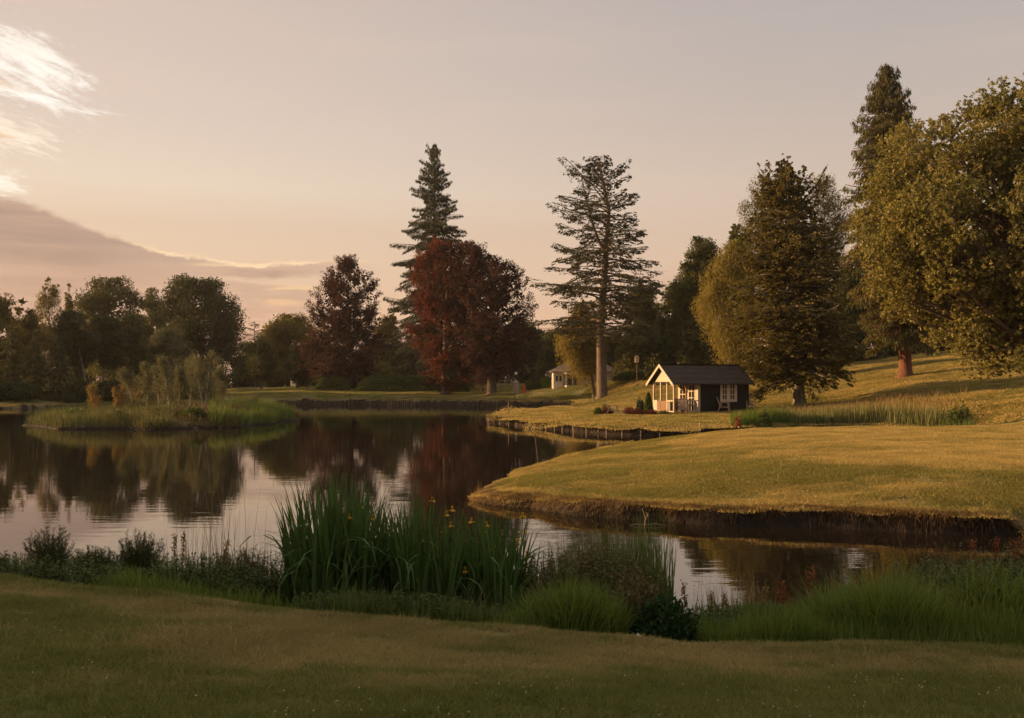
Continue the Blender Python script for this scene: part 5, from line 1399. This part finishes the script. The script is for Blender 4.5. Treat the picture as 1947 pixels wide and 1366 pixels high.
shrub('creek_bush', 'dark green bush at the right end of the creek reeds', 1825, 47, 770, 26, 'herb', 6000, .1)
shrub('creek_bush', 'spiky dark green bush at the left end of the creek reeds', 1452, 52, 782, 16, 'herb', 4000, .1, upw=1.0)
shrub('creek_bush', 'reddish dead branch clump on the bank right of the tall stake', 1402, 51.3, 790, 7, 'rust', 500, .12, upw=1.0)

# ---------------------------------------------------------------- near shore vegetation
def iris_clump(label, px0, px1, D, rD, n, h, flowers):
    cx = (X(px0, D) + X(px1, D)) / 2; rx = (X(px1, D) - X(px0, D)) / 2; z0 = max(H1(cx, D), 0); t = empty('iris_clump', (cx, D, z0), 0, label, 'iris', 'yellow flag irises on the near shore')
    # fans: 5-8 leaves rise from each rhizome
    nf = n // 7; fx, fy = blob_pts(nf, 0, 0, rx, rD); k = np.repeat(np.arange(nf), 7); m_ = len(k)
    x = fx[k] + rs.normal(size=m_) * .03; y = fy[k] + rs.normal(size=m_) * .03; z = np.maximum(height(cx + x, D + y), -.1) - z0 - .04
    fa = rs.rand(nf)[k] * 6.283; az_ = fa + np.where(rs.rand(m_) < .5, 0, np.pi) + rs.normal(size=m_) * .25
    az_ = np.where(rs.rand(m_) < .35, np.arctan2(y, x) + rs.normal(size=m_) * .5, az_)
    hh = h * (.62 + .5 * rs.rand(m_)) * (1 - .25 * (x / rx) ** 2)
    bent = rs.rand(m_) < .22
    V, Q, v = ribbons(m_, x, y, z, hh * np.where(bent, 1.05, 1), .030 + .018 * rs.rand(m_), .02 + .20 * rs.rand(m_), np.where(bent, 1.6 + rs.rand(m_) * 1.4, .12 + .3 * rs.rand(m_)), 9, az=az_)
    link('leaf_mass', npmesh('leaf_mass', V, Q, v, smooth=True), M['iris'], t)
    for px, py, dD in flowers:
        Df = D + dD; xx = X(px, Df) - cx; zt = Z(py, Df) - z0
        st = MB().tube([(xx + .02, dD, max(H1(cx + xx, Df), 0) - z0), (xx - .02, dD, zt * .6), (xx, dD, zt)], [.006, .005, .004], 5).build('stem', M['iris'], t)
        a0 = rs.rand() * 6; P, d, nn, L = [], [], [], []
        for q in range(3):
            a = a0 + q * 2.094
            for s_ in (-.35, 0, .35): P.append((xx, dD, zt)); d.append((math.cos(a + s_), math.sin(a + s_), -.55)); nn.append((0, 0, 1)); L.append(.05)
            P.append((xx, dD, zt)); d.append((math.cos(a + 1) * .3, math.sin(a + 1) * .3, 1)); nn.append((math.cos(a + 1), math.sin(a + 1), 0)); L.append(.036)
        V, Q = leaves(np.array(P), np.array(d, float), np.array(nn, float), np.array(L), np.array(L) * .75)
        link('flower', npmesh('flower', V, Q, rs.rand(len(P))), M['flower'], t)
    return t


iris_clump('tall dense clump of broad iris leaves, left part of the stand, with few flowers', 548, 740, 9.6, .62, 660, 1.34, [(553, 990, .1), (709, 984, .2), (686, 962, .3), (664, 982, .3)])
iris_clump('middle part of the iris stand with leaves bending over', 700, 900, 9.6, .62, 600, 1.2, [(822, 950, .3), (849, 977, .1), (857, 998, .1), (844, 1008, 0), (860, 968, .2), (884, 1084, -.35)])
iris_clump('right part of the iris stand carrying most of the yellow flowers', 860, 1010, 9.7, .55, 420, 1.14, [(896, 990, 0), (926, 997, .1), (925, 1008, .1), (942, 1043, -.2), (986, 1025, .2), (997, 1010, .2), (984, 1036, .1), (1001, 1054, 0), (994, 980, .3)])


def frond_bush(label, px, D, top, hw, n, mat='fernbush', group=None, name='feathery_shrub'):
    """arching stems with small narrow side leaves"""
    r = np.random.RandomState(int(px * 13) & 0xffff); x = X(px, D); z = max(H1(x, D), 0); h = Z(top, D) - z; w = hw / F * D; t = empty(name, (x, D, z - .03), 0, label, 'shrub', group)
    sp, P, d, nn, L = [], [], [], [], []
    for k in range(int(n * .6)):
        a = r.rand() * 6.283; q = r.rand() ** .6; b0 = np.array([math.cos(a), math.sin(a), 0]) * w * .35 * q; e = np.array([math.cos(a) * w * q, math.sin(a) * w * q * .8, h * (1.26 - .30 * q) * (.62 + .42 * r.rand())])
        s = np.linspace(0, 1, 7)[:, None]; mid = b0 * .6 + e * .4 + np.array([0, 0, h * .22]); BP = (1 - s) ** 2 * b0 + 2 * s * (1 - s) * mid + s * s * e
        sp.append(tube(BP, .004 * (1 - .7 * s[:, 0]), 3)); m_ = 52; u = r.uniform(.1, 1, m_) ** .8; c = np.stack([np.interp(u, s[:, 0], BP[:, i]) for i in range(3)], 1)
        ax = unit(np.gradient(BP, axis=0))[np.clip((u * 6).astype(int), 0, 6)]; sd_ = unit(np.cross(ax, rdir(m_, r)))
        P.append(c); d.append(ax * .8 + sd_ * .8 + rdir(m_, r) * .25); nn.append(rdir(m_, r)); L.append((.05 + .04 * r.rand(m_)) * (1.25 - u * .8))
    L = np.concatenate(L); V, Q = leaves(np.concatenate(P), np.concatenate(d), np.concatenate(nn), L, L * .16)
    link('foliage', npmesh('foliage', V, Q, r.rand(len(L))), M[mat], t); V, Q = join(sp); link('stem', npmesh('stem', V, Q), M['brownherb'], t); return t


GF = 'feathery shrubs on the near left shore'
frond_bush('feathery arching shrub, the taller one on the left', 95, 10.6, 1012, 50, 150, group=GF)
frond_bush('feathery rounded shrub, the denser one on the right', 258, 10.3, 1022, 58, 210, group=GF)
frond_bush('low feathery shrub between the taller and the denser one', 165, 10.5, 1044, 34, 90, group=GF)
frond_bush('thin low feathery shrub leaning on the denser one', 195, 10.4, 1042, 26, 60, group=GF)
frond_bush('feathery shrub cut by the left edge of the photo', -8, 10.2, 1058, 42, 110, group=GF)


def leafy(label, px0, px1, D, rD, n, h, mat, leaf=.05, name='wild_herbs', per=16, cat='herbs', kind='stuff', up=.2):
    """stand of upright leafy stems"""
    cx = (X(px0, D) + X(px1, D)) / 2; rx = (X(px1, D) - X(px0, D)) / 2; x, y = blob_pts(n, cx, D, rx, rD); z = np.maximum(height(x, y), -.05); sp, P, d, L = [], [], [], []
    hh = h * (.5 + .6 * rs.rand(n)) * (1 - .3 * ((x - cx) / rx) ** 2); org = np.array([cx, D, max(H1(cx, D), 0)])
    for k in range(n):
        ln = rs.normal(size=2) * .12 * hh[k]; s = np.linspace(0, 1, 4)[:, None]; B = np.array([x[k], y[k], z[k]]) + s * np.array([ln[0], ln[1], hh[k]]) - org
        sp.append(tube(B, .004 * (1 - .6 * s[:, 0]), 3)); u = rs.uniform(.15, 1, per); c = np.stack([np.interp(u, s[:, 0], B[:, i]) for i in range(3)], 1); a = rs.rand(per) * 6.283
        P.append(c); d.append(np.stack([np.cos(a), np.sin(a), np.full(per, up) + rs.normal(size=per) * .4], 1)); L.append(leaf * (.6 + .8 * rs.rand(per)) * (1.2 - .6 * u))
    P = np.concatenate(P); L = np.concatenate(L); V, Q = leaves(P, np.concatenate(d), unit(rdir(len(P)) * .6 + np.array([0, 0, 1.])), L, L * .48); V2, Q2 = join(sp)
    V = np.concatenate([V, V2]); Q = np.concatenate([Q, Q2 + len(P) * 4]); v = np.concatenate([rs.rand(len(P)), np.full(len(Q2), .3)])
    o = link(name, npmesh(name, V, Q, v), M[mat], None, org); return tag(o, label, cat, kind=kind)


leafy('low leafy weeds below the feathery shrubs at the left', -20, 330, 9.6, .8, 420, .28, 'herb', .05)
leafy('leafy weeds along the shore between the feathery shrubs and the irises', 300, 560, 9.7, .9, 620, .42, 'herb', .05)
leafy('leafy brownish stems left of the iris stand', 400, 560, 10.3, .7, 260, .50, 'brownherb', .045)
leafy('low green weeds at the foot of the iris stand', 560, 1000, 8.7, .45, 700, .26, 'herb', .05)
leafy('brown-green leafy stems right of the iris flowers', 985, 1265, 9.6, .7, 900, .80, 'brownherb', .05, per=26)
leafy('low weeds right of the dark nettle clump', 1290, 1560, 9.2, .8, 760, .30, 'herb', .05)
leafy('leafy weeds mixed in the tall grass at the right edge', 1680, 2050, 9.4, .9, 700, .62, 'herb', .065, per=22)
leafy('pale grey-brown seeding weeds over the right-hand grass', 1700, 2050, 9.9, .6, 320, .78, 'brownherb', .045, per=26)
stand('reeds', 'upright green reeds right of the iris flowers', 'reeds', 1000, 1270, 9.7, .6, 1100, .80, .011, .10, .25, M['reed'], 5, 'stuff')
stand('reeds', 'tall thin reeds at the right end of the brown herbs', 'reeds', 1180, 1278, 9.9, .5, 480, 1.02, .010, .10, .22, M['reed'], 5, 'stuff')
stand('grass_mound', 'bright green mound of long grass right of the iris stand', 'grass', 990, 1190, 8.6, .55, 4200, .50, .009, .6, 1.6, M['lush'], 5, 'stuff', hvar=.25)
stand('grass_mound', 'bright green tuft of long grass at the foot of the irises', 'grass', 930, 1080, 8.35, .3, 1500, .24, .006, .6, 1.2, M['lush'], 5, 'stuff')
stand('grass_mound', 'big mound of long green grass on the right bank', 'grass', 1535, 1790, 8.9, .8, 5200, .50, .011, .6, 1.6, M['lush'], 5, 'stuff', hvar=.25)
stand('grass_mound', 'big mound of long green grass reaching the right edge', 'grass', 1720, 2060, 9.2, .9, 5200, .54, .011, .6, 1.6, M['lush'], 5, 'stuff', hvar=.25)
stand('grass_mound', 'long green grass continuing beyond the right edge', 'grass', 2020, 2480, 9.6, 1.2, 5200, .54, .011, .6, 1.6, M['lush'], 5, 'stuff', hvar=.25)
stand('grass_verge', 'long grass along the edge of the near lawn, left side', 'grass', 180, 640, 9.2, .7, 5200, .24, .006, .5, 1.0, M['lush'], 4, 'stuff')
stand('grass_verge', 'long grass along the edge of the near lawn below the irises', 'grass', 560, 1010, 8.6, .45, 4800, .26, .006, .5, 1.0, M['reed'], 4, 'stuff')
stand('grass_verge', 'long grass along the edge of the near lawn right of centre', 'grass', 1270, 1600, 8.7, .7, 5600, .30, .006, .5, 1.0, M['lush'], 4, 'stuff')
stand('grass_verge', 'long grass at the foot of the right bank growth', 'grass', 1500, 2250, 8.25, .4, 7000, .28, .006, .5, 1.0, M['lush'], 4, 'stuff')
stand('grass_verge', 'fine grass at the waterline behind the feathery shrubs', 'grass', -60, 560, 11.6, .9, 3800, .34, .006, .4, .6, M['reed'], 4, 'stuff')
stand('dry_grass_stems', 'thin dry grass stems against the water left of the irises', 'dry grass', 300, 540, 10.6, .6, 150, .95, .0045, .22, .35, M['straw'], 5, 'stuff')
stand('dry_grass_stems', 'thin dry grass stems against the water right of the nettles', 'dry grass', 1290, 1520, 9.9, .5, 110, .62, .0045, .2, .4, M['straw'], 5, 'stuff')
stand('dry_grass_stems', 'few taller sedge blades in the gap right of the nettles', 'dry grass', 1310, 1400, 9.8, .4, 90, .50, .010, .25, .5, M['reed'], 5, 'stuff')
shrub('nettle_clump', 'dark green nettle clump at the right end of the mound', 1262, 8.35, 1140, 62, 'nettle', 5200, .06, cat='nettles', upw=.5)
shrub('brown_bush', 'brownish dry bush between the bright mound and the nettles', 1205, 8.7, 1105, 50, 'brownherb', 5200, .05, upw=.5, rag=.4)
shrub('dark_weed', 'dark leafy clump left of the first irises, near the lawn', 265, 9.3, 1085, 36, 'herb', 2200, .05, upw=.5)


def spikes(label, pts, mat, h, name='dock_spike'):
    for px, py, D in pts:
        x = X(px, D); z = max(H1(x, D), 0) - .03; zt = Z(py, D); t = empty(name, (x, D, z), 0, label, 'seed spike', label); hh = zt - z; ln = rs.normal() * .05
        MB().tube([(0, 0, 0), (ln * .5, 0, hh * .5), (ln, .02, hh)], [.006, .004, .003], 5).build('stem', M['brownherb'], t)
        n = 130; s = rs.uniform(1 - h, 1, n); P = np.stack([ln * s, s * .02, hh * s], 1) + rs.normal(size=(n, 3)) * np.array([.012, .012, .01]); V, Q = leaves(P, rdir(n) + np.array([0, 0, .6]), rdir(n), .028, .014)
        link('seed_head', npmesh('seed_head', V, Q, rs.rand(n)), M[mat], t)


spikes('rusty red dock spike at the right edge over the dark water', [(1852, 1028, 10.6), (1898, 1022, 10.5), (1927, 1024, 10.6), (1942, 1030, 10.7)], 'rust', .25)
spikes('brown dry dock stalk at the left of the right-hand grass mound', [(1490, 1108, 9.7), (1482, 1120, 9.8), (1548, 1082, 9.8), (1540, 1090, 9.9), (1582, 1100, 9.8), (1594, 1112, 9.9)], 'rust', .6)
spikes('thin seeding grass stem against the pale water', [(331, 1018, 10.2), (346, 1016, 10.4), (412, 1028, 10.2), (442, 1050, 10.2), (482, 1046, 10.1), (1305, 1110, 9.6), (1350, 1130, 9.6), (1440, 1118, 9.8), (1397, 1132, 9.6)], 'straw', .45, 'seeding_grass')
for px, py, D in ((1840, 1077, 9.6), (1868, 1084, 9.5), (1890, 1090, 9.5), (1920, 1092, 9.4), (1935, 1104, 9.3), (1705, 1108, 9.6), (1716, 1113, 9.5), (1712, 1130, 9.2), (1780, 1096, 9.5)):
    x = X(px, D); z = H1(x, D); hh = Z(py, D) - z; t = empty('umbel_flower', (x, D, z - .02), 0, 'flat pale umbel flower standing above the right-hand weeds', 'flower', 'umbel flowers on the right bank')
    m = MB().tube([(0, 0, 0), (.01, 0, hh)], [.005, .003], 5)
    n = 60; a = rs.rand(n) * 6.283; q = np.sqrt(rs.rand(n)) * .05
    for k in range(9): b_ = k * .7; m.tube([(.01, 0, hh - .04), (.01 + .04 * math.cos(b_), .04 * math.sin(b_), hh)], [.002, .0015], 3, False)
    m.build('stem', M['herb'], t); V, Q = leaves(np.stack([.01 + q * np.cos(a), q * np.sin(a), hh + rs.normal(size=n) * .004], 1), rdir(n) * np.array([1, 1, .3]), np.tile([0, 0, 1.0], (n, 1)), .014, .012)
    link('umbel', npmesh('umbel', V, Q, rs.rand(n)), M['greyleaf'], t)
# pale twig standing in the water before the near peninsula
D = 18.2; t = empty('water_twig', (X(1225, D), D, 0), 0, 'pale branching twig sticking out of the dark water by the near peninsula', 'twig')
m = MB(); m.tube([(0, 0, -.15), (.02, 0, .15), (-.04, 0, .32)], [.007, .005, .003], 5).tube([(.02, 0, .14), (.07, .02, .24)], [.004, .002], 5).tube([(0, 0, .02), (-.14, .03, .03), (-.26, .05, .01)], [.005, .004, .002], 5).tube([(0, 0, .01), (.2, .02, .04), (.40, 0, .01)], [.005, .004, .002], 5).tube([(.01, 0, .08), (.07, 0, .2), (.02, 0, .26)], [.006, .005, .003], 5)
m.build('branch', M['stake'], t)
stand('water_sedge', 'few sedge blades in the water at the left tip of the near peninsula', 'sedge', 892, 915, 22.3, .3, 60, .45, .012, .3, .5, M['straw'], 4, 'stuff')
# clover flowers on the lawn
n = 420; x, y = wedge(n, 4.2, 7.2, -.58, .58); k = (vnoise(x * 1.4, y * 1.8, 77) > .08) | (rs.rand(n) < .12); x, y = x[k], y[k]; z = height(x, y); n = len(x)
P = np.repeat(np.stack([x, y, z + .035 + .02 * rs.rand(n)], 1), 9, 0) + rs.normal(size=(n * 9, 3)) * .0022
V, Q = leaves(P, rdir(n * 9) + np.array([0, 0, .4]), rdir(n * 9), .0042, .0036); tag(link('clover_flowers', npmesh('clover_flowers', V, Q, rs.rand(len(Q))), M['clover']), 'tiny white clover heads dotted over the near lawn', 'clover', kind='stuff')
# pale litter scrap on the lawn edge
D = 7.75; x = X(1213, D); m = MB(); V_ = [(i_ * .02, .02 * math.sin(i_ * 1.7 + j_), j_ * .012 + .012 * math.sin(i_ * 2.1 + j_ * 1.3)) for j_ in range(4) for i_ in range(5)]
m.add(V_, [(j_ * 5 + i_, j_ * 5 + i_ + 1, j_ * 5 + i_ + 6, j_ * 5 + i_ + 5) for j_ in range(3) for i_ in range(4)]); o = m.build('paper_scrap', M['white']); o.location = (x - .04, D, H1(x, D) + .02); o.modifiers.new('thick', 'SOLIDIFY').thickness = .002
tag(o, 'crumpled white scrap lying at the lawn edge below the nettles', 'litter')

stand('broad_grass', 'scattered broad reed blades standing out of the right-hand grass mound', 'grass', 1600, 2050, 9.5, .7, 260, .72, .02, .3, .8, M['reed'], 6, 'stuff')
stand('dead_grass', 'bent dead stems tangled in the right-hand grass', 'dry grass', 1560, 2050, 9.1, .8, 420, .6, .006, .7, 1.6, M['straw'], 6, 'stuff')
stand('dead_grass', 'bent dead stems tangled at the foot of the irises', 'dry grass', 560, 1270, 9.0, .5, 420, .45, .006, .7, 1.6, M['brownherb'], 6, 'stuff')
# ---------------------------------------------------------------- evening haze over the valley
g, N = newmat('evening_haze')
pv = N.new('ShaderNodeVolumePrincipled'); pv.inputs['Color'].default_value = (.95, .88, .84, 1); pv.inputs['Density'].default_value = HAZE; pv.inputs['Anisotropy'].default_value = .3
N.l.new(pv.outputs[0], N.out.inputs['Volume'])
o = MB().box(-3800, 3800, -60, 1700, -4, 118).build('haze', g); tag(o, 'thin warm evening haze over the water and far trees', 'haze', kind='stuff')
